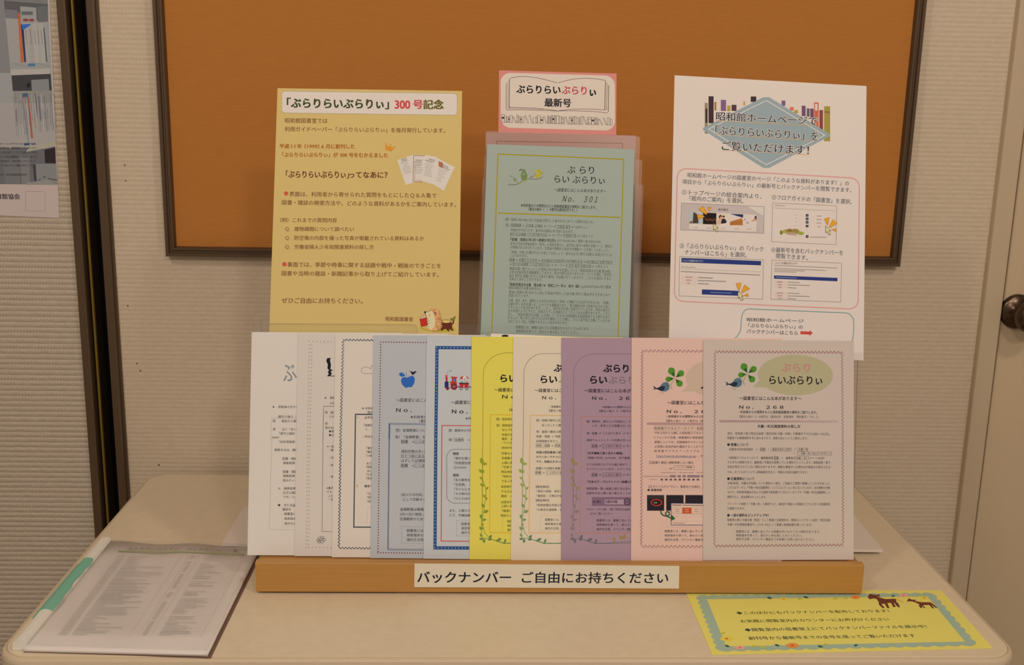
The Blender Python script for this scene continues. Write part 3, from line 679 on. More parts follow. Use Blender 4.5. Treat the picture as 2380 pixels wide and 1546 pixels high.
S = Sheet('newsletter', [(1132, 335), (1475, 347), (1460, 840), (1115, 832)], sp(0.0052), NS, pap(153, 154, 139), 0.0018, 0.02)
tag(S.o, 'pale green newsletter with a gold border and birds, numbered 301, in the clear stand', 'newsletter')
GD = P(158, 136, 28); S.slope = 0.03
S.f(1110, 150, 4.685)
S.f(0, 0, 1); S.line('border_print', [(1142, 795), (1157.5, 358), (1449.5, 370.5), (1436, 800)], 2.7, GD); S.line('border_print', [(1157.5, 495.2), (1441, 505.5)], 2.9, GD)
S.f(1110, 150, 4.685)
S.t('heading_text', 'ぶ らり', 975, 1146, 1268, 1150, 92, K, 0.008); S.t('heading_text', 'らい ぶらりぃ', 838, 1245, 1385, 1264, 92, K, 0.008)
S.t('heading_text', '～図書室にはこんな本があります～', 835, 1364, 1400, 1380, 42, P(66, 62, 58), 0.01, 0.22)
S.t('heading_text', 'Ｎｏ．　３０１', 932, 1460, 1308, 1470, 84, P(52, 48, 46), 0.006, 0.25)
S.f(1160, 370, 19.325); S.slope = 0; p = 'bird_branch_print'; TW = P(92, 70, 40)
S.line(p, [(400, 1140), (560, 1155), (760, 1140), (900, 1090), (1000, 1010), (1080, 950), (1090, 870)], 22, TW); S.line(p, [(1200, 880), (1240, 905), (1450, 890), (1620, 905), (1800, 880), (1960, 800)], 20, TW); S.line(p, [(1370, 845), (1540, 745)], 36, P(104, 106, 74))
S.ell(p, 1120, 750, 148, 210, P(112, 124, 74), 1); S.ell(p, 1108, 560, 96, 110, P(112, 126, 84), 2); S.ell(p, 1110, 680, 46, 22, P(164, 160, 116), 3); S.leaf(p, 1165, 1080, 220, 42, -92, P(152, 146, 62), 0)
S.line(p, [(940, 510), (985, 440), (1040, 510)], 24, P(88, 62, 50), 2); S.ell(p, 930, 505, 28, 24, P(52, 38, 38), 3)
S.ell(p, 1750, 650, 150, 200, P(176, 156, 40), 1, 18); S.ell(p, 1700, 640, 62, 68, P(166, 160, 124), 2); S.ell(p, 1640, 680, 30, 36, P(120, 122, 90), 3); S.ell(p, 1820, 555, 18, 18, P(90, 76, 30), 3); S.line(p, [(1875, 600), (1980, 670)], 16, P(72, 60, 50), 2)
S.ell(p, 715, 930, 72, 100, P(122, 128, 88), 1, -25); S.ell(p, 740, 950, 26, 26, P(166, 160, 130), 2); S.ell(p, 880, 1070, 90, 30, P(148, 144, 66), 0, 30); S.line(p, [(480, 740), (600, 800)], 26, P(120, 92, 78)); S.line(p, [(400, 780), (420, 690), (490, 680)], 18, P(136, 138, 120))
S.f(1110, 460, 4.685); S.slope = 0.026; S.h = 38; C1 = P(60, 56, 50); C2 = P(96, 92, 80)
g = (('★利用者からの質問をもとに昭和館図書室の資料をご紹介します。', 470, 80, 1292, 104, C1, .012), ('（書名の後の（　）の数字は請求記号です。）', 555, 122, 1085, 134, C1, .012),
 ('（問）昭和21年(1946)1月に文部省が発令した省令をまとめている資料はないか。', 300, 234, 1265, 263, C2, 0), ('（答）詳細検索 ⇒ ☑図書 ☑雑誌 キーワード 文部省 省令 ⇒ 142件ヒット', 300, 296, 1205, 323, C2, 0),
 ('件数がやや多いので、発令年の昭和21年で絞り込みます。', 360, 349, 1045, 368, C2, 0), ('絞り込み検索 ことばで絞り込む ⇒ キーワード 昭和21年 ⇒ 11件ヒット', 358, 396, 1255, 418, C2, 0),
 ('『官報　昭和21年1月～昭和21年2月』', 358, 452, 850, 464, C1, .014), ('(317.3/Ka58/1946-1 閉架一般 000003100)', 868, 464, 1338, 478, C2, 0),
 ('各号の月別の官報目録の「省令」の項目を見ると、省庁別に省令の名称と収録ページ、関係の', 358, 497, 1465, 529, C2, 0), ('の情報がまとめられています。文部省の情報から各省令の掲載ページを探してみましょう。', 355, 536, 1432, 572, C2, 0),
 ('『官報』の他にも資料がないか探してみましょう。省令は法令に関する資料に収録されている', 358, 588, 1462, 622, C2, 0), ('ことがあります。', 350, 627, 545, 632, C2, 0),
 ('図書 ⇒ 分類からさがす ⇒ 大分類300 社会科学＋中分類をみる ⇒ 中分類320 法律で探す', 350, 675, 1462, 706, C2, 0), ('⇒ 絞り込み検索 ことばで絞り込む ⇒ キーワード 法令 省令 昭和21年 ⇒ 15件ヒット', 350, 720, 1420, 750, C2, 0),
 ('検索結果一覧でヒットした昭和21年の省令を収録している『昭和年間法令全書 第20巻』', 348, 768, 1450, 802, C2, 0), ('２冊の収録内容を順番確認してみます。目次や索引はありませんが、ページの端に「年月日', 346, 806, 1455, 838, C2, 0),
 ('省令 官庁名 掲載されている省令の番号」が記載されていますので、こちらを目印にすると', 345, 845, 1450, 880, C2, 0), ('効率よく探すことができます。', 345, 882, 705, 893, C2, 0),
 ('『昭和年間法令全書　第20巻ノ8　昭和二十一年-6　省令（続）』', 345, 942, 1140, 964, C1, .014), ('(320/Sh97/20-6 地下書庫', 1152, 964, 1450, 973, C2, 0), ('昭和年間法令全書 000025212)', 340, 978, 692, 989, C2, 0),
 ('巻末に昭和21年1月から12月に文部省が発令した省令第1号から第40号までがまとめて', 340, 1025, 1445, 1058, C2, 0), ('収録されています。', 338, 1062, 560, 1070, C2, 0),
 ('法律、省令、告示、通達などの法令は公布日の『官報』に掲載される決まりがあるため、『官報』', 336, 1114, 1436, 1144, C2, 0), ('は最も早く法令を調べることができる情報源であり、索引機能を持つ目録があるので探し', 334, 1154, 1443, 1186, C2, 0),
 ('やすいという利点があります。しかし、発行年月日順に収録されているため、特定の省庁の', 333, 1191, 1443, 1223, C2, 0), ('法令を調べようとすると、収録されている官報をひとつひとつ辿る必要があります。これに', 332, 1228, 1443, 1260, C2, 0),
 ('対し、『昭和年間法令全書』には探している法令の収録箇所を直接特定できる索引はあり', 331, 1267, 1440, 1299, C2, 0), ('ませんが、同じ年に公布された法令を種別ごとに分類し、さらに省庁別に分類しているため', 330, 1304, 1440, 1338, C2, 0),
 ('法令ごとに一括して閲覧できるという利点があります。', 330, 1344, 985, 1363, C2, 0), ('図書室には、書棚に並んでいる図書以外にもたくさんあります。', 418, 1406, 1220, 1426, C2, 0),
 ('検索端末を使って、読みたい本を探してみてください。', 418, 1450, 1105, 1470, C2, 0))
for s, x0, y0, x1, y1, c, b in g: S.t('body_text', s, x0, y0, x1, y1, c=c, b=b)
for x0, y0, x1, y1 in ((358, 280, 470, 315), (852, 296, 1005, 335), (356, 380, 748, 420), (942, 396, 1070, 434), (346, 658, 402, 692), (455, 662, 650, 700), (697, 668, 1138, 712), (1182, 682, 1465, 722), (385, 705, 775, 745), (972, 724, 1235, 762)):
    S.line('body_text', [(x0, y0), (x1, y0 + .026 * (x1 - x0)), (x1, y1), (x0, y1 - .026 * (x1 - x0))], 3, P(122, 120, 104), 0, True)
S.done()

# ------------------------------------------------------------------ the row of back issues in the wooden rack
ROW = 'back issue newsletters fanned along the wooden rack'
# left edge at top and bottom, top and bottom edge heights, paper, label
rowd = [((585, 772), (575, 1290.5), (205, 184, 168), 'white newsletter with grey outlined lettering, first at the left end of the rack'),
        ((693, 774), (684, 1292.5), (200, 178, 162), 'white newsletter with a faint dotted border and a small line drawn flower'),
        ((779.5, 777), (771, 1295.5), (205, 182, 164), 'white newsletter with a black rope border and a thin cloud outline'),
        ((868, 779.5), (861, 1297.5), (172, 163, 160), 'pale grey-blue newsletter with a red star border and a blue apple'),
        ((992, 781.5), (984, 1299), (182, 173, 168), 'pale grey newsletter with a dotted dark blue border and a toy train'),
        ((1096.5, 782.5), (1091, 1300.5), (210, 190, 76), 'bright yellow newsletter with a leafy vine border standing in the rack'),
        ((1193, 784), (1187, 1302.5), (208, 182, 154), 'cream newsletter with a green vine border and orange text frame'),
        ((1305, 785), (1304.5, 1302.5), (158, 124, 132), 'purple newsletter with a faded vine border standing in the rack'),
        ((1468, 785), (1466.5, 1303.5), (208, 164, 146), 'pink newsletter with a bird and four leaf clover, partly covered at its right'),
        ((1634.5, 789.5), (1634, 1302.5), (190, 164, 148), 'pale lilac newsletter numbered 268 with a speech bubble, fully visible at the right end')]
SH = []
for i, ((xt, yt), (xb, yb), c, lab) in enumerate(rowd):
    w = 350
    dyt, dyb = (2.0, 2.2) if i < 9 else (3.0, -1.5)
    pl = behind((9 - i) * STEP)
    S = Sheet('newsletter', [(xt, yt), (xt + w, yt + dyt), (xb + w, yb + dyb), (xb, yb)], pl, NS, pap(*c), 0.0010, 0.004)
    S.bb = 0.005; tag(S.o, lab, 'newsletter', ROW); SH.append(S)
S = Sheet('newsletter', [(1141, 775), (1474, 789.5), (1468, 1300), (1133, 1292)], behind(4 * STEP + 0.00107), NS, pap(222, 198, 168), 0.0002, 0.03)
tag(S.o, 'pale cream sheet showing only its top edge above the yellow and purple newsletters', 'newsletter', ROW)
S.f(0, 0, 1); S.ell('ink_blot_print', 1174, 781, 8, 3, K); S.done()

def fr(S, ox, oy, k, h, sl=0.004): S.f(ox, oy, k); S.h = h; S.slope = sl
def lines(S, part, rows, c=K, b=0.0):
    for r in rows: S.t(part, r[0], r[1], r[2], None if len(r) < 4 else r[3], c=c, b=b)
def foot(S, x, y0, dy, txt=('図書室には、書棚に並んでいる図書', '検索端末を使って、読みたい本を', '操作方法等、カウンター職員まで'), h=None):
    for i, s in enumerate(txt): S.t('body_text', s, x, y0 + i * dy, h=h, c=C1)

# 1
S = SH[0]; fr(S, 570, 740, 5.331, 37)
S.t('heading_text', 'ぶら', 455, 690, 780, 610, 260, P(120, 122, 122), 0.0); 
lines(S, 'body_text', (('★　来館者の方から', 335, 1097), ('（書名の後の（　）', 400, 1218), ('問　　戦前から戦後', 342, 1273), ('答　　主に「赤い鳥」', 342, 1375), ('「週刊少国民', 418, 1427), ('Sh96）', 336, 1475), ('「幼年倶楽部', 418, 1530)), C1)
S.f(570, 1020, 5.331)
lines(S, 'body_text', (('検索方法は、雑誌の', 362, 138), ('図書・雑誌', 462, 245), ('検索結果', 470, 300), ('図書・雑誌', 466, 408), ('検索結果', 470, 460), ('読みたい', 466, 515), ('☆　検索結果', 405, 615), ('正式な雑誌', 466, 668), ('でも）入力', 468, 720), ('◆　また児童', 402, 822), ('雑誌を　 探', 462, 875)), C1)
foot(S, 485, 930, 60)
S.line('frame_print', [(700, -20 - 1280 + 1240 - 0), (330, -25), (298, 1125), (700, 1130)][1:], 3, P(150, 132, 120)); S.f(570, 740, 5.331); S.line('frame_print', [(800, 1245), (325, 1240), (318, 1500)], 3, P(150, 132, 120))
S.f(570, 1020, 5.331); S.rr('frame_print', 460, 850, 900, 1090, 8, 2, P(180, 160, 140)); S.done()
# 2
S = SH[1]; fr(S, 570, 740, 5.331, 35); CB = P(126, 106, 92)
for a, b in (((792, 285), (1120, 290)), ((826, 330), (804, 1494))): S.dots('border_print', a, b, 47, 6, CB)
S.dots('border_print', (792, 330), (770, 1494), 47, 6, CB); S.dash('border_print', [(812, 310), (787, 1494)], 3, P(176, 156, 136), 20, 8); S.dash('border_print', [(830, 300), (1150, 303)], 3, P(176, 156, 136), 20, 8)
sil = [(1005, 520), (1015, 495), (1058, 488), (1050, 520), (1062, 575), (1055, 630), (1088, 642), (1060, 656), (1072, 690), (1052, 716), (1020, 712), (1034, 690), (1024, 660), (1040, 645), (1018, 620), (1024, 570), (1010, 545)]
S.poly('figure_print', sil, KB, 1); S.line('figure_print', [(1015, 714), (1200, 716)], 8, KB, 1); S.line('figure_print', [(1060, 490), (1200, 482)], 3, P(150, 132, 120)); 
lines(S, 'body_text', (('★　資料の', 980, 985), ('今回の', 1045, 1052), ('問　関東大', 990, 1167), ('との', 1040, 1217), ('答　　昔', 990, 1305), ('等を収録', 990, 1357), ('●美', 1038, 1400), ('●日', 1038, 1447)), C1)
S.line('frame_print', [(1300, 1092), (972, 1090), (962, 1494)], 6, P(96, 86, 84))
S.f(570, 1020, 5.331); S.line('frame_print', [(963, 0), (952, 1150), (1300, 1155)], 6, P(110, 100, 96))
S.dots('border_print', (772, 0), (755, 1350), 47, 6, CB); S.dots('border_print', (804, 0), (787, 1310), 47, 6, CB); S.dash('border_print', [(788, 0), (768, 1330)], 3, P(176, 156, 136), 20, 8); S.dots('border_print', (790, 1345), (1150, 1355), 47, 6, CB)
lines(S, 'body_text', (('※一部', 1012, 95), ('・都立', 1040, 140), ('・児童', 1040, 235), ('・新聞', 1040, 327), ('・雑誌', 1040, 470), ('※書名', 1005, 610), ('です。', 1008, 660), ('これは', 1030, 708), ('一部を', 1030, 752)), C1)
for x, y in ((925, 1235), (955, 1225), (975, 1250), (950, 1275), (915, 1278), (905, 1258)): S.ell('flower_print', x, y, 20, 15, P(48, 62, 62), 0, 40, 14, 5)
S.done()
# 3
S = SH[2]; fr(S, 570, 740, 5.331, 35)
S.zig('border_print', (1212, 268), (1650, 272), 11, 42, 7, KB); S.zig('border_print', (1213, 275), (1180, 1494), 12, 42, 7, KB)
S.zig('border_print', (1216, 275), (1650, 280), 8, 42, 4, P(140, 150, 160)); S.zig('border_print', (1221, 285), (1188, 1494), 9, 42, 4, P(140, 150, 160))
S.line('cloud_print', [(1620, 688), (1470, 685), (1438, 660), (1440, 625), (1470, 604), (1510, 604), (1540, 615), (1556, 628), (1560, 600), (1600, 570)], 4, P(110, 96, 90))
lines(S, 'body_text', (('★ 利用者か', 1445, 1115), ('（書名', 1505, 1165), ('・特定の', 1460, 1465), ('に、', 1490, 1372)), C1); lines(S, 'body_text', (('1', 1390, 1228), ('太平洋戦争', 1478, 1230), ('『史料が', 1472, 1325)), K, 0.008)
S.line('frame_print', [(1800, 1193), (1366, 1190), (1362, 1494)], 15, P(66, 72, 76))
S.f(570, 1020, 5.331); S.line('frame_print', [(1362, 0), (1345, 1095), (1800, 1098)], 15, P(66, 72, 76))
S.zig('border_print', (1182, 0), (1160, 1345), 12, 42, 7, KB); S.zig('border_print', (1190, 0), (1168, 1345), 9, 42, 4, P(140, 150, 160)); S.zig('border_print', (1160, 1354), (1650, 1360), 11, 42, 7, KB)
lines(S, 'body_text', (('『東京', 1500, 115), ('『横浜', 1500, 163), ('『川崎', 1498, 210), ('また、', 1505, 305), ('『昭和', 1496, 350), ('詳しい', 1512, 400), ('『広島', 1496, 443), ('『長崎', 1494, 490), ('『日本', 1508, 680), ('『昭和', 1508, 727), ('『桜の', 1508, 775), ('2', 1380, 585)), C1); S.t('body_text', '戦争で', 1478, 588, c=K, b=.012)
S.dash('frame_print', [(1650, 850), (1516, 850), (1512, 1055)], 3, P(150, 132, 120), 9, 6); S.done()
# 4
S = SH[3]; fr(S, 860, 740, 5.331, 42); CR = P(126, 50, 52)
S.dots('border_print', (132, 294), (860, 302), 33.4, 9, CR, 0, 5); S.dots('border_print', (132, 325), (116, 1494), 33.4, 9, CR, 0, 5)
def hatch(S, part, a, b, n, L, ang, w, c):
    a, b = Vector(a), Vector(b); d = Vector((math.cos(ang), math.sin(ang))) * L
    for i in range(n): q = a + (b - a) * i / n; S.line(part, [tuple(q - d), tuple(q + d)], w, c)
CH = P(64, 84, 108)
hatch(S, 'frame_print', (240, 1308), (860, 1314), 38, 15, -0.95, 6, CH); hatch(S, 'frame_print', (241, 1310), (238, 1494), 20, 13, 0.8, 6, CH)
AP = P(46, 90, 158); p = 'apple_print'
S.f(910, 840, 11.9); S.poly(p, [(262, 540), (275, 480), (330, 440), (390, 436), (425, 455), (460, 440), (520, 410), (590, 405), (635, 455), (645, 520), (630, 600), (590, 670), (545, 720), (500, 715), (455, 715), (400, 740), (340, 690), (285, 630)], AP, 0)
S.leaf(p, 205, 340, 190, 58, 20, AP, 0); S.line(p, [(405, 305), (420, 440)], 9, P(88, 84, 88), 1)
S.poly(p, [(478, 238), (545, 280), (600, 298), (640, 275), (668, 272), (700, 292), (665, 310), (630, 355), (590, 372), (555, 350), (535, 305)], P(34, 32, 44), 1); S.line(p, [(560, 360), (560, 410)], 6, P(34, 32, 44), 1); S.line(p, [(578, 365), (576, 410)], 6, P(34, 32, 44), 1)
S.f(860, 740, 5.331)
S.t('heading_text', '～図書室にはこんな本が', 318, 1013, c=K, b=.004, sk=.2, h=50); S.t('heading_text', 'Ｎｏ．　１', 325, 1137, 735, 1139, 62, K, 0.012)
lines(S, 'body_text', (('★利用者から', 500, 1222), ('（書名の', 612, 1273), ('問）金鵄勲章について', 322, 1388), ('答）「金鵄勲章」をキー', 312, 1470), ('図書', 390, 1528), ('→ことばから', 516, 1528)), K)
S.f(860, 1020, 5.331)
lines(S, 'body_text', (('資料件数が多いので', 388, 157), ('ひとつ前に戻るボ', 388, 215), ('はずして☑開架', 388, 272), ('図書　→ことばから', 388, 332), ('（出入り口付近、検', 382, 692), ('として印刷するこ', 410, 752), ('金鵄勲章は戦場で武', 372, 875), ('2月11日に制定。', 370, 935), ('日清戦争から太平洋', 372, 993)), K)
foot(S, 455, 1137, 57)
for q in ((388, 10, 470, 60), (385, 308, 467, 358), (550, 308, 900, 358), (550, 10, 900, 60), (386, 190, 900, 238)): S.line('body_text', [(q[0], q[1]), (q[2], q[1]), (q[2], q[3]), (q[0], q[3])], 3, P(120, 104, 92), 0, True)
S.dash('frame_print', [(900, 1090), (392, 1088), (388, 1293), (900, 1296)], 4, P(120, 108, 106), 14, 9)
hatch(S, 'frame_print', (238, 0), (222, 1380), 108, 13, 0.8, 6, CH); hatch(S, 'frame_print', (225, 1372), (860, 1378), 38, 15, -0.95, 6, CH)
S.dots('border_print', (116, 22), (99, 1395), 33.4, 9, CR, 0, 5); S.dots('border_print', (99, 1412), (860, 1418), 33.4, 9, CR, 0, 5); S.done()
# 5
S = SH[4]; fr(S, 860, 740, 5.331, 38); BL = P(42, 72, 120); DT = P(168, 184, 196)
S.line('border_print', [(1900, 370), (830, 363), (815, 1494)], 40, BL); S.dots('border_print', (828, 362), (1900, 370), 42.5, 6.5, DT, 1, 6); S.dots('border_print', (828, 404), (815, 1485), 41.5, 6.5, DT, 1, 6)
S.t('heading_text', '～図書室にはこんな本', 1005, 1041, c=K, b=.008, sk=.2, h=50); S.t('heading_text', 'Ｎｏ．　１', 1015, 1154, 1430, 1156, 62, K, 0.022)
lines(S, 'body_text', (('★利用者か', 1180, 1240), ('問）戦時中の竹槍訓', 975, 1390), ('答）全資料　→', 975, 1505)), K)
S.line('frame_print', [(1900, 1335), (892, 1328), (889, 1494)], 10, P(182, 60, 62)); S.line('body_text', [(1043, 1480), (1155, 1480), (1155, 1528), (1043, 1528)], 3, P(120, 104, 92), 0, True)
S.f(860, 1020, 5.331); S.line('border_print', [(815, 0), (805, 1352), (1900, 1358)], 40, BL); S.dots('border_print', (812, 12), (803, 1352), 42, 6.5, DT, 1, 6); S.dots('border_print', (803, 1352), (1900, 1358), 42.5, 6.5, DT, 1, 6)
S.line('frame_print', [(889, 0), (882, 1268), (1900, 1276)], 10, P(182, 60, 62))
S.rr('frame_print', 950, 130, 1800, 798, 100, 5, P(92, 84, 86))
lines(S, 'body_text', (('『満州を描いた', 1040, 242), ('『別冊歴史読本', 1040, 300), ('（210/S20/1', 1040, 355), ('『あの戦争を', 1040, 510), ('『玉音頭』（', 1040, 567), ('『子どもたち', 1040, 625), ('『その時代の', 1040, 682), ('『ひとたばの', 1040, 740), ('また、２階ひろば', 985, 890), ('にて、竹槍訓練', 985, 948)), K)
S.t('body_text', '開架', 1030, 185, c=KB, b=.012); S.t('body_text', '閉架', 1030, 452, c=KB, b=.012); foot(S, 1130, 1055, 54)
S.dash('frame_print', [(1700, 1008), (1075, 1008), (1070, 1205), (1700, 1208)], 4, P(120, 108, 106), 14, 9)
S.f(910, 840, 11.9); p = 'train_print'; TR = P(184, 44, 52); TD_ = P(130, 30, 40); TB = P(34, 44, 96)
S.ell(p, 1625, 265, 46, 24, P(136, 152, 154)); S.ell(p, 1550, 312, 32, 16, P(136, 152, 154))
S.poly(p, [(1478, 368), (1555, 368), (1560, 430), (1478, 430)], P(206, 96, 100)); S.poly(p, [(1490, 430), (1550, 430), (1550, 555), (1500, 555)], TR)
S.rr(p, 1470, 556, 1578, 740, 30, 0, TB, 0, TB); S.poly(p, [(1640, 420), (1830, 435), (1826, 460), (1795, 460), (1790, 570), (1665, 570), (1668, 455), (1642, 445)], TR, 1); S.ell(p, 1735, 520, 34, 46, P(70, 110, 170), 2)
S.poly(p, [(1618, 556), (1808, 570), (1808, 700), (1630, 690)], P(176, 56, 40), 0); S.rect(p, 1575, 560, 1625, 700, P(200, 186, 182), 0, 0)
for y in (575, 630, 690): S.ell(p, 1597, y, 9, 12, P(70, 60, 64), 1)
S.ell(p, 1730, 700, 88, 92, TD_, 2); S.ell(p, 1730, 700, 72, 76, P(112, 30, 34), 3); S.ell(p, 1548, 752, 44, 44, TD_, 2); S.line(p, [(1590, 735), (1660, 735)], 12, P(50, 36, 40), 1)
for a in range(6): S.line(p, [(1730, 700), (1730 + 60 * math.cos(a * 1.05), 700 + 62 * math.sin(a * 1.05))], 6, P(180, 150, 150), 4)
S.poly(p, [(1868, 600), (2140, 610), (2120, 735), (1888, 728)], TR, 0); S.poly(p, [(1862, 592), (2146, 602), (2142, 632), (1868, 624)], P(40, 36, 60), 1); S.line(p, [(2003, 655), (2003, 712)], 16, P(206, 190, 190), 1)
S.ell(p, 1945, 585, 36, 34, P(122, 142, 130), 0); S.ell(p, 2080, 585, 36, 34, P(206, 110, 66), 0); S.line(p, [(2016, 380), (2016, 600)], 9, P(130, 110, 86), 0)
S.poly(p, [(1882, 492), (1920, 430), (2000, 395), (1965, 440), (1962, 500), (1925, 485)], TR, 1); S.poly(p, [(2040, 398), (2110, 435), (2142, 492), (2110, 488), (2080, 440)], TR, 1); S.poly(p, [(1965, 500), (1985, 410), (2016, 385), (2050, 410), (2085, 480), (2016, 470)], P(206, 190, 178), 0)
for x in (1925, 2085): S.ell(p, x, 752, 44, 44, P(52, 50, 74), 1); S.ell(p, x, 752, 24, 24, P(190, 184, 186), 2)
S.line(p, [(1805, 715), (1890, 712)], 16, TB, 0); S.poly(p, [(1825, 715), (1845, 665), (1865, 715)], TB, 0); S.line(p, [(2120, 712), (2210, 715)], 16, TB, 0); S.poly(p, [(2145, 712), (2165, 668), (2185, 712)], TB, 0)
S.done()

# vine up the left side and along the foot of a sheet, in the drawing frame of each of the three vine issues
def vine(S, ox, oy, k, dx, c0, c1, c2, end=700):
    S.f(ox, oy, k); X0 = lambda x: x + dx; p = 'vine_print'
    S.line(p, [(X0(185), 240), (X0(183), 560), (X0(180), 900), (X0(170), 1050), (X0(172), 1180), (X0(190), 1250)], 7, c1)
    S.line(p, [(X0(180), 300), (X0(185), 500), (X0(225), 620), (X0(225), 720), (X0(205), 860), (X0(180), 980), (X0(180), 1080), (X0(215), 1170), (X0(270), 1230)], 7, c1)
    S.line(p, [(X0(150), 1240), (X0(220), 1232), (X0(330), 1255), (X0(450), 1290), (X0(560), 1295), (X0(end), 1270)], 7, c2)
    S.line(p, [(X0(270), 1235), (X0(370), 1275), (X0(450), 1300), (X0(end), 1292)], 5, c2)
    lv = [(180, 310, 80, -100, 0), (182, 310, 62, 2, 0), (178, 420, 60, -130, 0), (182, 430, 50, -70, 0), (180, 500, 44, -140, 0), (205, 590, 64, -145, 0), (222, 628, 50, -40, 0),
          (222, 730, 52, -130, 0), (222, 760, 40, -60, 1), (205, 850, 58, -125, 1), (200, 915, 66, -25, 1), (182, 990, 62, -120, 1), (180, 1012, 54, -20, 1), (178, 1080, 36, -60, 1),
          (175, 1130, 52, -125, 1), (176, 1125, 40, -50, 1), (180, 1215, 50, -125, 1), (190, 1240, 50, 178, 2), (205, 1240, 56, 95, 2), (270, 1235, 54, -60, 2), (300, 1240, 54, 165, 2), (370, 1255, 54, -20, 2), (390, 1255, 46, 165, 2), (455, 1280, 46, -62, 2), (470, 1285, 32, 165, 2)]
    for x, y, L, a, ci in lv: S.leaf(p, X0(x), y, L, L * .30, a, (c0, c1, c2)[ci], 1)
    return p
def arc(S, x0, y0, x1, y1, c, w=4, top=None, bot=None):   # thin line with a quarter round corner
    P_ = [(top, y0)]
    for i in range(13):
        a = math.pi / 2 * i / 12; P_.append((x1 - (x1 - x0) * math.sin(a), y1 - (y1 - y0) * math.cos(a)))
    P_.append((x0 - 7, bot)); S.line('border_print', P_, w, c)
# 6
S = SH[5]; fr(S, 860, 740, 5.331, 36); arc(S, 1404, 429, 1690, 690, P(122, 110, 40), 5, 2400, 1494)
S.t('heading_text', 'らい', 1618, 742, 1820, 744, 108, KB, .030); S.t('heading_text', '～図書室には', 1540, 886, c=KB, b=.010, h=50); S.t('heading_text', 'Ｎｏ．', 1638, 972, 1870, 974, 56, K, .018)
OR = P(214, 160, 40); YK = P(70, 62, 28)
S.line('frame_print', [(2400, 1200), (1492, 1195), (1487, 1494)], 10, OR)
lines(S, 'body_text', (('【書名', 1728, 1135), ('・利用', 1750, 1085), ('問）昭和時代の', 1565, 1250), ('答）検索結果一', 1565, 1327), ('なんでも', 1632, 1380), ('件数が多い', 1632, 1442), ('場所　☑', 1632, 1494)), YK)
S.f(860, 1020, 5.331); S.line('border_print', [(1397, 0), (1391, 330), (1390, 800)], 5, P(122, 110, 40)); S.line('frame_print', [(1490, 0), (1480, 1163), (2400, 1170)], 10, OR)
lines(S, 'body_text', (('「てできた', 1640, 52), ('08000741', 1630, 110), ('写真など', 1630, 182), ('写真集な', 1630, 240), ('上部に表', 1630, 297), ('「写真で', 1638, 352), ('明治神宮', 1628, 410), ('「昭和の', 1638, 466), ('七五三参', 1630, 523), ('昭和時代', 1626, 594), ('する方法', 1626, 653), ('雑誌　→', 1624, 710), ('出版年月', 1624, 785), ('上部にあ', 1624, 833), ('『臨速3', 1634, 892), ('昭和十八', 1620, 950)), YK)
foot(S, 1700, 1022, 54, ('図書室', '検索端', '操作方')); S.dash('frame_print', [(1900, 965), (1642, 965), (1640, 1155)], 3, P(150, 130, 50), 8, 6)
vine(S, 875, 1020, 5.331, 1130, P(140, 140, 40), P(124, 132, 50), P(106, 122, 62)); S.done()
# 7
S = SH[6]; fr(S, 1180, 740, 5.33, 34); arc(S, 200, 437, 440, 690, P(96, 92, 86), 5, 900, 1494)
S.t('heading_text', 'ぶらり', 572, 615, 880, 616, 108, KB, .030); S.t('heading_text', 'らい', 410, 754, 610, 756, 108, KB, .030); S.t('heading_text', 'ぶらり', 632, 758, 940, 760, 108, P(150, 140, 82), .020)
S.t('heading_text', '～図書室にはこんな本が', 333, 893, c=K, b=.008, h=50); S.t('heading_text', 'Ｎｏ．　２６６', 428, 983, 960, 985, 52, K, .014)
OR = P(220, 158, 96); S.line('frame_print', [(1400, 1206), (282, 1202), (274, 1494)], 10, OR)
S.t('body_text', '・利用者からの質', 522, 1095, c=K, b=.012, h=30)
lines(S, 'body_text', (('【書名の後の', 516, 1143), ('問）両親が戦中に住んで', 355, 1265), ('近くだったと聞い', 422, 1325), ('答）富岡八幡宮は現在の', 355, 1405), ('地図・海図', 352, 1463, 520), ('→', 542, 1463), ('地図・海図', 586, 1463), ('詳細情報を見ると、S', 352, 1522)), P(66, 58, 58))
S.f(1180, 1020, 5.33); S.line('border_print', [(193, 0), (187, 330), (183, 800)], 5, P(96, 92, 86)); S.line('frame_print', [(274, 0), (264, 1165), (1400, 1172)], 10, OR)
for s, y in (('地図は閉架書庫に保管', 168), ('カウンターですぐに出', 225), ('です。地図は大きい資', 283)): S.t('body_text', s, 352, y, c=K, b=.012)
lines(S, 'body_text', (('地図・海図', 352, 84, 518), ('→', 540, 84), ('地図・海図', 588, 84), ('図書にも地図を掲載し', 350, 366), ('図書', 347, 420), ('→', 432, 420), ('ことばから探す', 483, 420), ('【開架資料】', 350, 595), ('『東京の昭和　昔恋し', 358, 650), ('『墨田区・江東区今昔', 358, 707), ('【閉架資料】', 350, 763), ('『昭和前期日本商工地', 358, 822), ('『大東京交通便覧　全', 358, 879)), P(66, 58, 58))
for q in ((350, 60, 518, 106), (586, 60, 800, 106), (345, 398, 415, 444), (480, 398, 800, 444)): S.line('body_text', [(q[0], q[1]), (q[2], q[1]), (q[2], q[3]), (q[0], q[3])], 3, P(100, 92, 96), 0, True)
foot(S, 462, 1002, 54); S.dash('frame_print', [(900, 955), (406, 953), (403, 1140), (900, 1143)], 3, P(150, 132, 112), 8, 6)
vine(S, 1180, 1020, 5.33, 0, P(146, 148, 72), P(122, 138, 82), P(92, 118, 82), 1500); S.done()
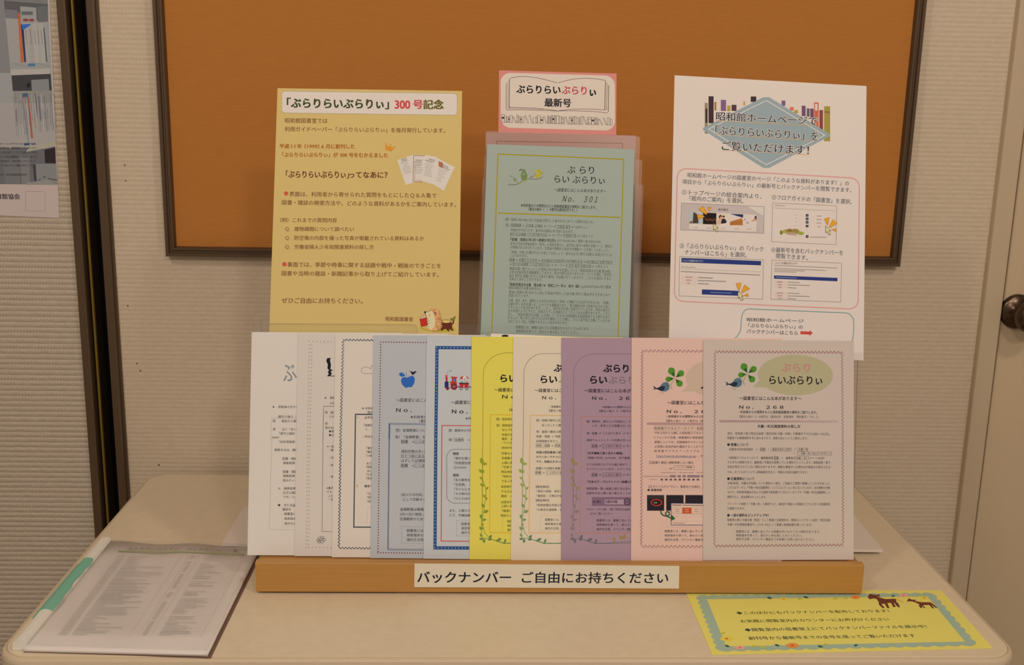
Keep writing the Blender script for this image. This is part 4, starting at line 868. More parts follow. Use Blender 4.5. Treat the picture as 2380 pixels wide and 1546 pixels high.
# 8
S = SH[7]; fr(S, 1180, 740, 5.33, 34.5); arc(S, 817, 442, 1060, 690, P(120, 84, 92), 5, 2400, 1494); PK = P(58, 42, 56)
S.t('heading_text', 'ぶらり', 1185, 618, 1495, 622, 112, KB, .030); S.t('heading_text', 'らい', 1025, 760, 1228, 762, 112, KB, .030); S.t('heading_text', 'ぶらりぃ', 1248, 764, 1690, 768, 104, P(122, 104, 100), .020)
S.t('heading_text', '～図書室にはこんな本があります～', 948, 896, 1790, 900, 52, K, .008); S.t('heading_text', 'Ｎｏ．　２６', 1047, 988, 1508, 990, 52, K, .022)
S.t('body_text', '・利用者からの質問をもとに昭和館図', 1163, 1100, c=PK, b=.012, h=29)
OR = P(176, 112, 96); S.line('frame_print', [(2400, 1222), (906, 1216), (903, 1494)], 9, OR)
lines(S, 'body_text', (('【書名の後の（）の数字は（', 1138, 1148), ('問）戦時中、綿などの代用品としてス', 978, 1278), ('いる。参考になる図書はないか。', 1046, 1330), ('答）', 978, 1425), ('図書', 1045, 1425), ('⇒', 1132, 1425), ('ことばから探す', 1178, 1425, 1402), ('⇒ キーワ', 1428, 1425), ('検索でヒットしてくる件数が多いので', 978, 1510)), PK)
S.f(1180, 1020, 5.33); S.line('border_print', [(810, 0), (809, 330), (811, 800)], 5, P(120, 84, 92)); S.line('frame_print', [(903, 0), (897, 1170), (2400, 1180)], 9, OR)
for s, y in (('『化学繊維工業と芸人の戦場』', 178), ('『日本ステープルファイバー紡織工業', 532)): S.t('body_text', s, 985, y, c=P(40, 26, 40), b=.014)
lines(S, 'body_text', (('図書', 1045, 90), ('⇒', 1132, 90), ('ことばから探す', 1178, 90, 1402), ('⇒ キーワ', 1428, 90), ('『被服の科学』(593/N89　地下書庫', 985, 236), ('スフは木材パルプから絹に似せて', 976, 318), ('ファイバーといいます。ステープルフ', 976, 375), ('図書', 1045, 447), ('⇒', 1132, 447), ('ことばから探す', 1178, 447, 1402), ('⇒ キーワ', 1428, 447), ('検索結果一覧の画面上部にある並べ', 976, 617), ('出版年が古い順に並べ替えることがで', 976, 674), ('①3/11～5/7の間、3階で特別企画展', 980, 873), ('ぜひご覧ください。', 1022, 928)), PK)
for q in ((1040, 68, 1112, 114), (1172, 66, 1410, 116), (1040, 426, 1112, 470), (1172, 424, 1410, 472)): S.line('body_text', [(q[0], q[1]), (q[2], q[1]), (q[2], q[3]), (q[0], q[3])], 3, P(92, 66, 84), 0, True)
S.rect('search_box_print', 1042, 722, 1900, 832, P(124, 92, 106), 0); S.rect('search_box_print', 1200, 752, 1440, 812, P(164, 130, 138), 1); S.t('search_box_print', '並べ替え', 1055, 778, 1155, 778, 34, P(60, 40, 56), .01); S.t('search_box_print', '出版年月順', 1214, 778, 1355, 780, 38, P(50, 34, 48), .012); S.ell('search_box_print', 1480, 782, 35, 42, P(50, 36, 50), 2, 0, 20, 8); S.line('search_box_print', [(1462, 770), (1480, 785), (1500, 770)], 6, P(50, 36, 50), 2)
foot(S, 1100, 1010, 55); S.dash('frame_print', [(1900, 968), (1045, 965), (1042, 1150), (1900, 1155)], 3, P(130, 96, 104), 8, 6)
vine(S, 1180, 1020, 5.33, 630, P(146, 118, 78), P(134, 110, 108), P(104, 96, 96), 960)
for x, a in ((1320, -95), (1440, -80), (1420, -120)): S.leaf('vine_print', x, 1285 - (x - 1320) * .3, 72, 22, a, P(150, 118, 76), 1)
S.done()
# 9 and 10: the zigzag bordered issues
ZB = P(150, 92, 84); ZG = P(166, 130, 132)
def clover(S, part, k=1.0):                 # bird with a four leaf clover in its beak
    LG = P(76, 124, 40); LD = P(42, 80, 34)
    for x, y, L, w, a in ((650, 545, 150, 52, -118), (650, 545, 140, 46, -38), (645, 550, 122, 40, 172), (648, 552, 132, 48, 48)):
        t = math.radians(a)
        for f, c, ly in ((1, LG, 1), (0.55, LD, 2)):
            Q = []
            for k in range(21):
                u = k / 20; v = (1 if k <= 10 else -1); u = (k / 10 if k <= 10 else (20 - k) / 10)
                r_ = L * f * (0.06 + 0.94 * u); ww = w * f * (0.55 if f < 1 else 0.88) * math.sin(math.pi * min(1, u ** 1.7)) ** 0.75 * v if 0 < u < 1 else 0
                Q.append((x + r_ * math.cos(t) - ww * math.sin(t), y + r_ * math.sin(t) + ww * math.cos(t)))
            S.poly(part, Q, c, ly)
    S.line(part, [(640, 560), (590, 640), (612, 690)], 9, P(150, 140, 72), 1)
    S.poly(part, [(412, 682), (450, 660), (490, 610), (530, 596), (565, 610), (580, 650), (570, 695), (530, 720), (480, 716)], P(84, 102, 112), 1)
    S.poly(part, [(405, 684), (480, 650), (520, 655), (510, 700), (470, 714)], P(34, 42, 56), 2)
    S.line(part, [(372, 655), (400, 678), (375, 692)], 14, P(34, 42, 56), 1); S.line(part, [(398, 680), (440, 680)], 14, P(34, 42, 56), 1); S.ell(part, 548, 642, 7, 7, P(34, 36, 44), 3)
    for x in (470, 500): S.line(part, [(x, 720), (x - 10, 752)], 5, P(130, 100, 84), 1)
S = SH[8]; fr(S, 1450, 770, 5.52, 42); S.slope = 0.004
S.zig('border_print', (232, 252), (1700, 262), 15, 54, 7, ZB); S.zig('border_print', (233, 255), (228, 1436), 12, 42, 7, ZB); S.zig('border_print', (240, 260), (1700, 270), 12, 54, 4, ZG, 1); S.zig('border_print', (238, 265), (233, 1436), 9, 42, 4, ZG, 1)
p = 'speech_bubble_print'; S.ell(p, 1270, 605, 475, 262, P(190, 156, 132), 0, 0, 40); S.poly(p, [(830, 690), (740, 772), (900, 775)], P(190, 156, 132), 0)
S.f(1450 + 1.4, 770 + 9.8, 5.52); clover(S, 'bird_print'); S.f(1450, 770, 5.52)
S.t('heading_text', 'ぶ', 990, 690, 1130, 690, 130, KB, .03, 0, 2)
S.t('heading_text', '～図書室にはこんな本が', 556, 916, c=K, b=.008, h=54); S.t('heading_text', 'Ｎｏ．　２６', 552, 1028, 1040, 1031, 52, K, .020)
S.t('body_text', '・利用者からの質問をもとに昭和館', 545, 1093, c=K, b=.012, h=36); S.zig('border_print', (290, 1186), (1700, 1194), 13, 30, 6, ZB); S.zig('border_print', (305, 1186), (1700, 1194), 13, 30, 6, ZG, 1)
PT = P(72, 54, 54); S.h = 35.5
lines(S, 'body_text', (('【書名の後の（）の数字は（請求', 548, 1150), ('今年４月から公開した昭和館デジタルアー', 392, 1305), ('トフォンから写真・映像資料や実物資料も', 392, 1364), ('蔵書については、目録検索をすることがで', 392, 1422), ('上同様に目次内容を確認することができま', 392, 1480), ('昭 和 館 デ ジ タ ル ア ー カ イ ブ は', 392, 1537)), PT)
S.t('body_text', '昭和館デジタルアーカイブ・昭和館', 392, 1246, h=42, c=P(92, 70, 64)); S.line('body_text', [(388, 1215), (1500, 1220), (1500, 1282), (388, 1277)], 3, P(120, 130, 120), 0, True)
S.f(1450, 1030, 5.52)
S.t('body_text', 'https://search.showakan.go.jp/', 420, 163, 930, 166, 40, P(86, 84, 110)); S.line('body_text', [(415, 184), (930, 187)], 4, P(86, 84, 110)); S.t('body_text', '、お持', 945, 165, c=PT)
S.t('body_text', '図書と雑誌の横断検索したい場合', 372, 249, 892, 252, c=PT); S.line('body_text', [(330, 235), (362, 235), (362, 264), (330, 264)], 5, PT, 0, True)
p = 'search_screen_print'
S.line(p, [(648, 288), (902, 292), (900, 342), (646, 338)], 4, P(130, 104, 100), 0, True); S.t(p, 'フリーワード検索欄', 675, 308, 872, 311, 24, PT); S.line(p, [(590, 330), (640, 315)], 4, P(100, 80, 80)); S.ell(p, 598, 328, 12, 6, P(80, 60, 64)); S.line(p, [(500, 322), (590, 325)], 3, P(190, 150, 136)); S.line(p, [(480, 352), (1300, 358)], 3, P(190, 150, 136))
for x in (475, 705, 930): S.dash(p, [(x, 380), (x + 190, 382)], 9, P(150, 110, 100), 9, 3)
S.dash(p, [(255, 428), (570, 430)], 9, P(140, 104, 96), 8, 3); S.line(p, [(250, 405), (578, 408), (578, 448), (250, 445)], 3, P(190, 150, 136), 0, True)
for x0, x1 in ((588, 668), (688, 732), (750, 796), (812, 974), (990, 1090)): S.rr(p, x0, 412, x1, 440, 13, 0, P(116, 92, 98), 0, P(116, 92, 98)); S.dash(p, [(x0 + 14, 426), (x1 - 12, 427)], 8, P(176, 146, 146), 8, 4, 2)
S.dash(p, [(325, 466), (430, 468)], 8, P(160, 120, 110), 8, 3)
for i in range(9): S.rect(p, 470 + i * 58, 458, 502 + i * 58, 480, P(96, 72, 74), 0)
S.t('body_text', 'タイトルだけでなく、著者名や出版社、出版', 372, 558, c=PT); S.line('body_text', [(322, 546), (354, 546), (354, 574), (322, 574)], 5, PT, 0, True); S.t('body_text', '◆ 蔵書検索', 300, 602, c=P(56, 42, 48), b=.012, h=36); S.line(p, [(460, 600), (1400, 606)], 3, P(190, 150, 136))
DKS = P(40, 32, 38)
for x0, x1 in ((297, 517), (543, 766), (788, 1015)): S.rect(p, x0, 667, x1, 868, DKS, 0)
S.rect(p, 297, 667, 517, 715, P(56, 44, 48), 1); S.t(p, '図書', 385, 766, 425, 766, 22, P(170, 150, 110), 0, 0, 2); S.ell(p, 418, 763, 68, 40, P(186, 52, 34), 3, 0, 24, 12)
S.poly(p, [(606, 772), (1500, 780), (1500, 1056), (606, 1050)], P(214, 170, 150), 3); S.line(p, [(606, 772), (1500, 780), (1500, 1056), (606, 1050)], 7, P(52, 62, 100), 4, True)
S.dash(p, [(618, 795), (740, 797)], 12, P(90, 66, 70), 8, 2, 4); S.dash(p, [(755, 797), (1200, 802)], 12, P(110, 84, 84), 8, 2, 4)
S.line(p, [(622, 828), (990, 832), (990, 906), (622, 902)], 3, P(160, 120, 110), 4, True); S.rect(p, 748, 829, 868, 904, P(190, 76, 40), 5)
for x in (660, 780, 905): S.dash(p, [(x, 853), (x + 50, 854)], 9, P(150, 110, 100) if x != 780 else P(214, 160, 130), 8, 3, 6); S.dash(p, [(x, 880), (x + 55, 881)], 9, P(150, 110, 100) if x != 780 else P(214, 160, 130), 8, 3, 6)
for y in (915, 945, 1000): S.line(p, [(618, y), (1400, y + 5)], 3, P(196, 150, 134), 4)
S.dash(p, [(625, 1026), (785, 1028)], 10, P(150, 104, 96), 8, 3, 4)
GN = P(34, 84, 44); S.line('arrow_print', [(472, 870), (480, 905), (510, 930), (560, 938), (585, 915), (578, 885), (550, 880), (532, 902), (545, 930), (580, 952), (620, 965)], 15, GN, 8); S.poly('arrow_print', [(610, 918), (662, 970), (600, 998)], GN, 8)
foot(S, 523, 1130, 55, ('図書室には、書棚に並んでいる図', '検索端末を使って、読みたい本を', '操作方法等、カウンター職員まで')); S.dash('border_print', [(1500, 1088), (468, 1083), (464, 1268), (1500, 1274)], 3, P(180, 140, 126), 8, 6)
S.zig('border_print', (228, 0), (222, 1310), 12, 42, 7, ZB); S.zig('border_print', (233, 0), (227, 1300), 9, 42, 4, ZG, 1); S.zig('border_print', (222, 1325), (1700, 1328), 15, 54, 7, ZB); S.zig('border_print', (235, 1335), (1700, 1338), 10, 54, 4, ZG, 1); S.done()
# 10
S = SH[9]; fr(S, 1620, 770, 5.521, 40); S.slope = 0.004
for w, am, d, c, ly in ((7, 15, 0, ZB, 0), (4, 11, 9, ZG, 1)):
    S.zig('border_print', (236, 262 + d), (1862, 270 + d), am, 49, w, c, ly); S.zig('border_print', (229 + d / 2, 270), (224 + d / 2, 1436), 12, 42, w, c, ly); S.zig('border_print', (1860 + d / 2, 275), (1870 + d / 2, 1436), 12, 42, w, c, ly)
    S.zig('border_print', (285 + d, 1155), (1812, 1160), 13, 30, 6, c, ly)
clover(S, 'bird_print'); p = 'speech_bubble_print'
S.ell(p, 1262, 562, 482, 262, P(170, 152, 116), 0, 1, 44); S.poly(p, [(800, 630), (715, 715), (900, 725)], P(170, 152, 116), 0)
S.t('heading_text', 'ぶらり', 1082, 466, 1448, 470, 124, P(190, 112, 112), .010, 0, 2); S.t('heading_text', 'らいぶらりぃ', 928, 624, 1605, 632, 124, KB, .012, 0, 2)
S.t('heading_text', '～図書室にはこんな本があります～', 545, 860, 1338, 864, 54, K, .008); S.t('heading_text', 'Ｎｏ．　２６８', 542, 973, 1108, 976, 54, K, .018)
S.t('body_text', '・利用者からの質問をもとに昭和館図書室の資料をご紹介します。', 535, 1036, 1540, 1042, 40, K, .008); LT = P(88, 74, 72)
S.t('body_text', '【書名の後の（）の数字は（請求記号　保管場所　資料番号）です。】', 545, 1096, 1545, 1100, 38, LT)
S.t('body_text', '半藤一利氏関連資料の探し方', 775, 1220, 1325, 1223, 44, K, .014)
S.t('body_text', '現在、昭和館３階で特別企画展「歴史探偵 半藤一利展」が開催中です(7/14(金)～9/3(日))。', 390, 1312, 1705, 1318, 38, LT); S.t('body_text', '図書室でも関連資料を手に取れますので、検索方法についてご案内します。', 390, 1369, 1420, 1375, 38, LT)
S.t('body_text', '◉ 著書について', 388, 1455, 660, 1457, 42, K, .014)
S.f(1620, 1030, 5.521)
v = (('・図書室内利用者用端末　＞　図書　＞　著者名等から探す　＞　半藤一利', 395, 80, 1420, 84), ('＞　！ 半藤 一利（はんどうかずとし）', 1240, 132, 1720, 135), ('・昭和館デジタルアーカイブ　◆蔵書検索 図書　＞　編著者名 半藤 一利（スペース必須）', 395, 189, 1630, 194),
 ('それぞれの検索方法で、編著者に半藤氏を登録している資料がヒットします。検索結果一覧で', 390, 246, 1710, 250), ('名前が表示されていない資料もありますが、複数の著者がいる場合は代表者のみ表示される', 390, 304, 1710, 309), ('ため、タイトルをクリックし詳細画面を見ると、半藤氏の名前を確認できます。', 390, 370, 1420, 375),
 ('令和4年度、半藤氏が所蔵していた資料の一部を、ご家族のご厚意で寄贈していただきました。', 390, 515, 1708, 519), ('これらはデータ上「半藤一利氏旧蔵資料」というコレクション名になっています。全文検索の対象', 390, 570, 1708, 574), ('なので、利用者用端末のなんでも検索や昭和館デジタルアーカイブで「半藤一利氏旧蔵資料」と', 390, 629, 1708, 633), ('検索すると、該当資料がヒットします。', 390, 690, 890, 693),
 ('フリーワード検索で「半藤一利」と検索すると、解説文や雑誌への寄稿などさらに多くの関連資料', 390, 780, 1708, 785), ('を確認できます。', 390, 838, 618, 840), ('図書室の奥に半藤文庫（常設）として著書と旧蔵資料を、壁面のハングオール展示「歴史探偵', 390, 986, 1710, 990), ('半藤一利氏関連図書紹介」(7/14～9/3)として著書と関連図書を置いています。', 390, 1045, 1478, 1050),
 ('図書室には、書棚に並んでいる図書以外にもたくさん資料があります。', 502, 1134, 1580, 1138), ('検索端末を使って、読みたい本を探してみてください。', 502, 1184, 1345, 1188), ('操作方法等、カウンター職員までお気軽にお問い合わせください。', 502, 1232, 1508, 1238))
for s, x0, y0, x1, y1 in v: S.t('body_text', s, x0, y0, x1, y1, 38, LT)
for s, y, x1 in (('◉ 旧蔵資料について', 457, 735), ('◉ 一部の資料をピックアップ中！', 926, 920)): S.t('body_text', s, 388, y, x1, y + 2, 42, K, .014)
for q in ((808, 58, 878, 102), (950, 60, 1212, 104), (1284, 62, 1422, 106), (1290, 110, 1728, 156), (972, 168, 1042, 212), (1268, 168, 1428, 212)): S.line('body_text', [(q[0], q[1]), (q[2], q[1] + 3), (q[2], q[3] + 3), (q[0], q[3])], 3, P(110, 94, 90), 0, True)
S.dash('border_print', [(475, 1088), (1655, 1092), (1650, 1280), (470, 1275), (475, 1088)], 3, P(170, 142, 126), 8, 6)
for w, am, d, c, ly in ((7, 15, 0, ZB, 0), (4, 11, 9, ZG, 1)):
    S.zig('border_print', (226, 1320 + d), (1875, 1306 + d), am, 49, w, c, ly); S.zig('border_print', (224 + d / 2, 0), (222 + d / 2, 1305), 12, 42, w, c, ly); S.zig('border_print', (1868 + d / 2, 0), (1874 + d / 2, 1290), 12, 42, w, c, ly)
S.done()

# ------------------------------------------------------------------ sign on the front of the rail
S = Sheet('sign', [(963.5, 1310.5), (1579, 1316), (1578, 1368.5), (962.5, 1365)], (0, yR - 0.0011, 0), (0, -1, 0), pap(204, 180, 154), 0.0008, 0.006)
tag(S.o, 'long white sign lettered in black, fixed to the front of the wooden rail', 'sign')
S.f(960, 1290, 3.719); S.t('lettering', 'バックナンバー', 38, 192, 845, 194, 116, P(30, 30, 38), 0.018); S.t('lettering', 'ご自由にお持ちください', 942, 195, 2205, 200, 112, P(30, 30, 38), 0.016); S.done()

# ------------------------------------------------------------------ yellow notice lying on the table
S = Sheet('notice', [(1592, 1372), (2188, 1372.5), (2308, 1506.5), (1655, 1522)], (0, 0, T + 0.0007), (0, 0, 1), pap(230, 218, 90), 0.0005, 0.0)
tag(S.o, 'bright yellow notice with a scalloped blue border and two horses, lying on the table', 'notice')
def scallop(S, part, inner, outer, nside, c):
    I = [Vector(S.loc(*p)) for p in inner]; O = [Vector(S.loc(*p)) for p in outer]
    for k in range(4):
        a, b = I[k], I[(k + 1) % 4]; A, B = O[k], O[(k + 1) % 4]; n = nside[k]; m = n * 6; V = []
        nn = Vector(((B - A).y, -(B - A).x)).normalized() * -1; nn = nn if nn.dot((A + B) / 2 - (a + b) / 2) > 0 else -nn
        for i in range(m + 1):
            t = i / m; V.append(tuple(a + (b - a) * t)); V.append(tuple(A + (B - A) * t + nn * (0.0034 * abs(math.sin(math.pi * t * n)))))
        F = [(2 * i, 2 * i + 2, 2 * i + 3, 2 * i + 1) for i in range(m)]
        v0, v1, v2 = (Vector(V[j]) for j in F[0][:3])
        if (v1 - v0).x * (v2 - v0).y - (v1 - v0).y * (v2 - v0).x < 0: F = [f[::-1] for f in F]
        S._add(part, V, F, c, 0)
S.f(0, 0, 1); BC = P(150, 158, 132)
scallop(S, 'border_print', [(1643, 1393), (2155.5, 1386.5), (2243, 1491.5), (1688, 1503)], [(1622, 1386), (2166, 1380), (2267, 1498.5), (1671, 1512)], (22, 9, 18, 11), BC)
NT = P(70, 74, 36); NT2 = P(58, 64, 60)
for s, x0, y0, x1, y1, c in (('◆このほかにもバックナンバーを配布しております！', 1711, 1425.2, 2066, 1420.3, NT), ('お気軽に閲覧室内のカウンターにお声がけください', 1721, 1444.2, 2066, 1439.7, NT),
                           ('◆閲覧室内の低書架上にてバックナンバーファイルを展示中！', 1730.5, 1464.6, 2153, 1456, NT2), ('創刊号から最新号までの全号を座ってご覧いただけます', 1739.6, 1484, 2126, 1477.6, NT2)):
    n = len(s); S.t('lettering', s, x0, y0, x1, y1, (x1 - x0) / n * 1.02, c, 0.012)
S.f(1960, 1370, 5.667); HB = P(104, 50, 36); p = 'horses_print'
S.poly(p, [(322, 105), (345, 60), (400, 72), (440, 75), (475, 62), (480, 100), (510, 120), (560, 130), (690, 125), (700, 170), (720, 180), (748, 235), (720, 238), (672, 180), (660, 175), (692, 232), (660, 236), (628, 180), (580, 180), (608, 248), (580, 250), (545, 190), (500, 195), (545, 245), (520, 250), (470, 205), (465, 165), (440, 130), (410, 120), (345, 132)], HB, 2)
S.line(p, [(690, 130), (740, 150), (800, 170)], 18, P(206, 140, 60), 2); S.line(p, [(450, 90), (490, 120)], 12, P(206, 140, 90), 3)
S.poly(p, [(835, 160), (860, 122), (910, 138), (955, 138), (945, 155), (1020, 172), (1140, 172), (1175, 190), (1240, 245), (1222, 248), (1160, 205), (1195, 250), (1175, 255), (1130, 205), (1060, 210), (1050, 220), (1085, 245), (1065, 248), (1035, 220), (1040, 245), (1020, 248), (992, 215), (1005, 200), (940, 170), (900, 160)], HB, 2); S.line(p, [(1140, 172), (1190, 168), (1240, 175)], 14, P(206, 140, 90), 3); S.line(p, [(955, 145), (1030, 168)], 9, P(206, 140, 60), 3)
def flower(S, x, y, rx, ry, c, cc):
    for k in range(7): S.ell('flower_print', x + rx * .6 * math.cos(k * .9), y + ry * .6 * math.sin(k * .9), rx * .5, ry * .5, c, 3)
    S.ell('flower_print', x, y, rx * .3, ry * .3, cc, 4)
OF = P(224, 128, 56); PF = P(222, 150, 120); YF = P(226, 180, 66); OC = P(206, 70, 40); LFG = P(40, 84, 66); LFY = P(180, 170, 50)
flower(S, 160, 104, 62, 24, OF, OC); flower(S, 792, 82, 62, 20, PF, P(204, 100, 90)); flower(S, 1068, 116, 46, 18, YF, OC)
S.leaf('flower_print', 630, 92, 55, 10, -6, LFG, 3); S.leaf('flower_print', 140, 745, 56, 14, -12, LFG, 3); S.ell('flower_print', 1030, 80, 40, 7, LFY, 3)
S.f(1590, 1370, 5.667)
flower(S, 1312, 125, 56, 16, YF, OC); flower(S, 560, 652, 80, 32, YF, OC); flower(S, 735, 770, 66, 24, PF, P(204, 80, 80)); flower(S, 1425, 742, 80, 32, OF, OC)
for x, y, a, c in ((1090, 108, 12, LFG), (1570, 98, 15, LFG), (535, 740, 15, LFG), (1190, 730, 14, LFG), (1760, 748, 12, LFG), (1490, 132, -8, LFY), (1960, 132, -12, LFY), (480, 590, -20, LFY), (890, 745, 8, LFY), (1000, 760, 6, LFY), (1820, 735, -15, LFY), (2090, 112, 6, LFY)): S.leaf('flower_print', x, y, 75, 13, a, c, 3)
S.done()

# ------------------------------------------------------------------ ring folder of lists lying at the left of the table
ZF = T + 0.0065
folder = empty('document_folder', (onz(300, 1380, T).x, onz(300, 1380, T).y, T)); tag(folder, 'white printed list in a clear cover with a white spine bar, lying on the table', 'folder')
pg = [onz(52, 1505, ZF), onz(482, 1517, ZF), onz(605, 1269.5, ZF), onz(259, 1259, ZF)]
bm = bmesh.new(); NXF, NYF = 24, 6; gt, gb = [], []
def bil(u, v): return (pg[0] * (1 - u) + pg[1] * u) * (1 - v) + (pg[3] * (1 - u) + pg[2] * u) * v
for j in range(NYF + 1):
    gt.append([]); gb.append([])
    for i in range(NXF + 1):
        u, v = i / NXF, j / NYF; w = bil(u, v); wv = 0.0016 * v * v * math.sin(u * 13 + 0.6)
        gt[-1].append(bm.verts.new((w.x, w.y, ZF - 0.0006 + wv))); gb[-1].append(bm.verts.new((w.x, w.y, T + 0.0012 + max(0, wv) * .5)))
for j in range(NYF):
    for i in range(NXF):
        bm.faces.new((gt[j][i], gt[j][i + 1], gt[j + 1][i + 1], gt[j + 1][i])); bm.faces.new((gb[j][i], gb[j + 1][i], gb[j + 1][i + 1], gb[j][i + 1]))
for i in range(NXF): bm.faces.new((gb[0][i], gb[0][i + 1], gt[0][i + 1], gt[0][i])); bm.faces.new((gt[-1][i], gt[-1][i + 1], gb[-1][i + 1], gb[-1][i]))
for j in range(NYF): bm.faces.new((gt[j][0], gt[j + 1][0], gb[j + 1][0], gb[j][0])); bm.faces.new((gb[j][-1], gb[j + 1][-1], gt[j + 1][-1], gt[j][-1]))
pages = obj('pages', bm, pap(214, 190, 174), None, True); reparent(pages, folder)
bm = loft([[(p.x, p.y, z) for p in (pg[0] + Vector((0.001, 0, 0)), pg[1] + Vector((0.004, -0.001, 0)), pg[2] + Vector((0.004, 0, 0)), pg[3])] for z in (T, T + 0.001)])
reparent(obj('back_cover', bm, mat('folder_back', rgb(120, 96, 88), 0.5)), folder)
ZC = ZF + 0.0026
bm = loft([[(p.x, p.y, z) for p in pg] for z in (ZC, ZC + 0.0003)]); reparent(obj('clear_cover', bm, clear('folder_film', (0.985, 0.985, 0.985), 0.05, 0.55, 0.12)), folder)
a0, a1 = onz(46, 1500, ZF), onz(246, 1258, ZF); t = (a1 - a0).normalized(); nrm = Vector((t.y, -t.x, 0)); hw = 0.0085
def sec(c, k=1.0): return [c + nrm * (hw * k * x) + Vector((0, 0, z)) for x, z in ((1, T + 0.0005 - ZF), (1, 0.0032), (0.7, 0.0055), (0.2, 0.0066), (-0.3, 0.0064), (-0.75, 0.0046), (-1, 0.0012), (-1, T + 0.0005 - ZF))]
spine = obj('spine_bar', loft([sec(a0), sec(a0 + t * 0.004), sec(a1)]), pap(206, 184, 164)); reparent(spine, folder)
m0, m1 = onz(106, 1428, ZF), onz(203, 1308, ZF)
def near(p): return a0 + t * ((p - a0).dot(t))
def tsec(c, l, r): return [c + nrm * (hw * x) + Vector((0, 0, z + 0.0005)) for x, z in ((r, 0.0042), (0.7, 0.0057), (0.2, 0.0068), (-0.3, 0.0066), (-0.75, 0.0048), (-1.04, 0.0016), (l, T + 0.001 - ZF), (l + .1, T + 0.0006 - ZF), (-1.0, 0.0008))]
rt = random.Random(5); ts = [tsec(near(m0) + (near(m1) - near(m0)) * (i / 10) + t * rt.uniform(-.002, .002), -2.0, 0.95 + rt.uniform(-.2, .25)) for i in range(11)]
tape = obj('green_tape', loft(ts), mat('green_tape', P(112, 158, 122) and rgb(*P(112, 154, 126)), 0.45)); tape['label'] = 'torn green tape patch'; reparent(tape, folder)
FS = Sheet('list_print', [(259, 1259), (605, 1269.5), (482, 1517), (52, 1505)], (0, 0, ZF + 0.0016), (0, 0, 1), pap(202, 176, 160), 0.0001)
bpy.data.objects.remove(FS.o); FS.o = empty('list_sheet', (0, 0, 0)); FS.o.matrix_world = FS.M
FS.f(200, 1050, 5.409); FS.h = 40; FG = P(150, 132, 120); FD = P(110, 98, 92)
FS.t('title', 'ぶらりらいぶらりぃ', 520, 1218, 1170, 1224, 74, P(70, 72, 50), .004); FS.t('title', 'バックナンバー一覧', 1262, 1224, 1912, 1246, 74, P(60, 62, 72), .004)
FS.line('title', [(405, 1250), (640, 1252), (900, 1262), (1200, 1258), (1600, 1272), (1992, 1290)], 26, P(150, 150, 92))
FS.f(0, 1200, 3.839); rg = random.Random(8); c0 = (1010, 345); c1 = (450, 1075); d0 = (2180, 350); d1 = (1790, 1085)
for k in range(44):
    t_ = (k + .6) / 45; L_ = Vector(c0) * (1 - t_) + Vector(c1) * t_; R_ = Vector(d0) * (1 - t_) + Vector(d1) * t_
    g_ = lambda u: tuple(L_ + (R_ - L_) * u)
    FS.line('list_lines', [g_(0), g_(1)], 1.2, P(182, 158, 146))
    for u0, u1, pr, cc in ((0.04, 0.10, 1, FG), (0.13, rg.uniform(.2, .47), 1, FD if rg.random() < .35 else FG), (0.60, 0.63, .9, FD), (0.71, rg.uniform(.76, .92), .8, FD if rg.random() < .4 else FG)):
        if rg.random() < pr: FS.dash('list_lines', [g_(u0), g_(u1)], 7, cc, rg.uniform(9, 16), 4)
for u in (0.52, 0.58, 0.66, 1.0): FS.line('list_lines', [tuple(Vector(c0) + (Vector(d0) - Vector(c0)) * u), tuple(Vector(c1) + (Vector(d1) - Vector(c1)) * u)], 1.5, P(160, 138, 128))
for o in FS.done('_print', folder): o.parent = None; o.matrix_world = FS.M; reparent(o, folder)
bpy.data.objects.remove(FS.o)

# ------------------------------------------------------------------ library poster on the left wall
S = Sheet('poster', [(-420, -330), (100, -318), (138, 507), (-440, 482)], (0, WY - 0.0012, 0), (0, -1, 0), pap(186, 160, 148), 0.0006)
tag(S.o, 'wall poster with a photograph of grey bookshelves, cut off at the left edge', 'poster')
p = 'bookshelf_photo_print'; GB = P(150, 142, 136); GM = P(128, 120, 116); GD_ = P(74, 68, 66); GL = P(172, 160, 152); S.f(0, 0, 1)
S.poly(p, [(-420, -325), (95, -312), (133, 428.5), (-438, 408)], GB, 0)
S.f(0, 0, 6.187)
S.poly(p, [(-2500, -1900), (40, -1800), (80, 260), (150, 1050), (-2600, 1000)], GM, 1); S.poly(p, [(55, 0), (690, 60), (690, 310), (80, 250)], P(92, 86, 84), 1); S.poly(p, [(60, -300), (660, -240), (690, 60), (55, 10)], P(120, 112, 108), 1)
S.poly(p, [(0, -1500), (600, -1440), (640, -300), (40, -360)], P(134, 126, 120), 1)
S.poly(p, [(75, 130), (250, 150), (250, 270), (80, 260)], P(118, 110, 110), 2); S.poly(p, [(290, 90), (520, 110), (530, 330), (300, 320)], P(150, 142, 136), 2); S.poly(p, [(540, 90), (690, 90), (690, 310), (545, 320)], P(104, 100, 98), 2)
for i in range(9): S.ell(p, 320 + i * 18, 190, 7, 32, P(74, 70, 76), 3, n=8)
S.ell(p, 370, 288, 42, 20, P(140, 66, 62), 3); S.ell(p, 455, 290, 40, 20, P(140, 66, 62), 3)
S.poly(p, [(255, 180), (285, 185), (345, 895), (300, 900)], P(190, 96, 52), 3); S.poly(p, [(300, 350), (440, 345), (440, 365), (340, 380), (378, 895), (350, 890)], P(48, 52, 90), 3); S.poly(p, [(305, 350), (440, 345), (440, 358), (330, 440)], P(58, 98, 168), 4)
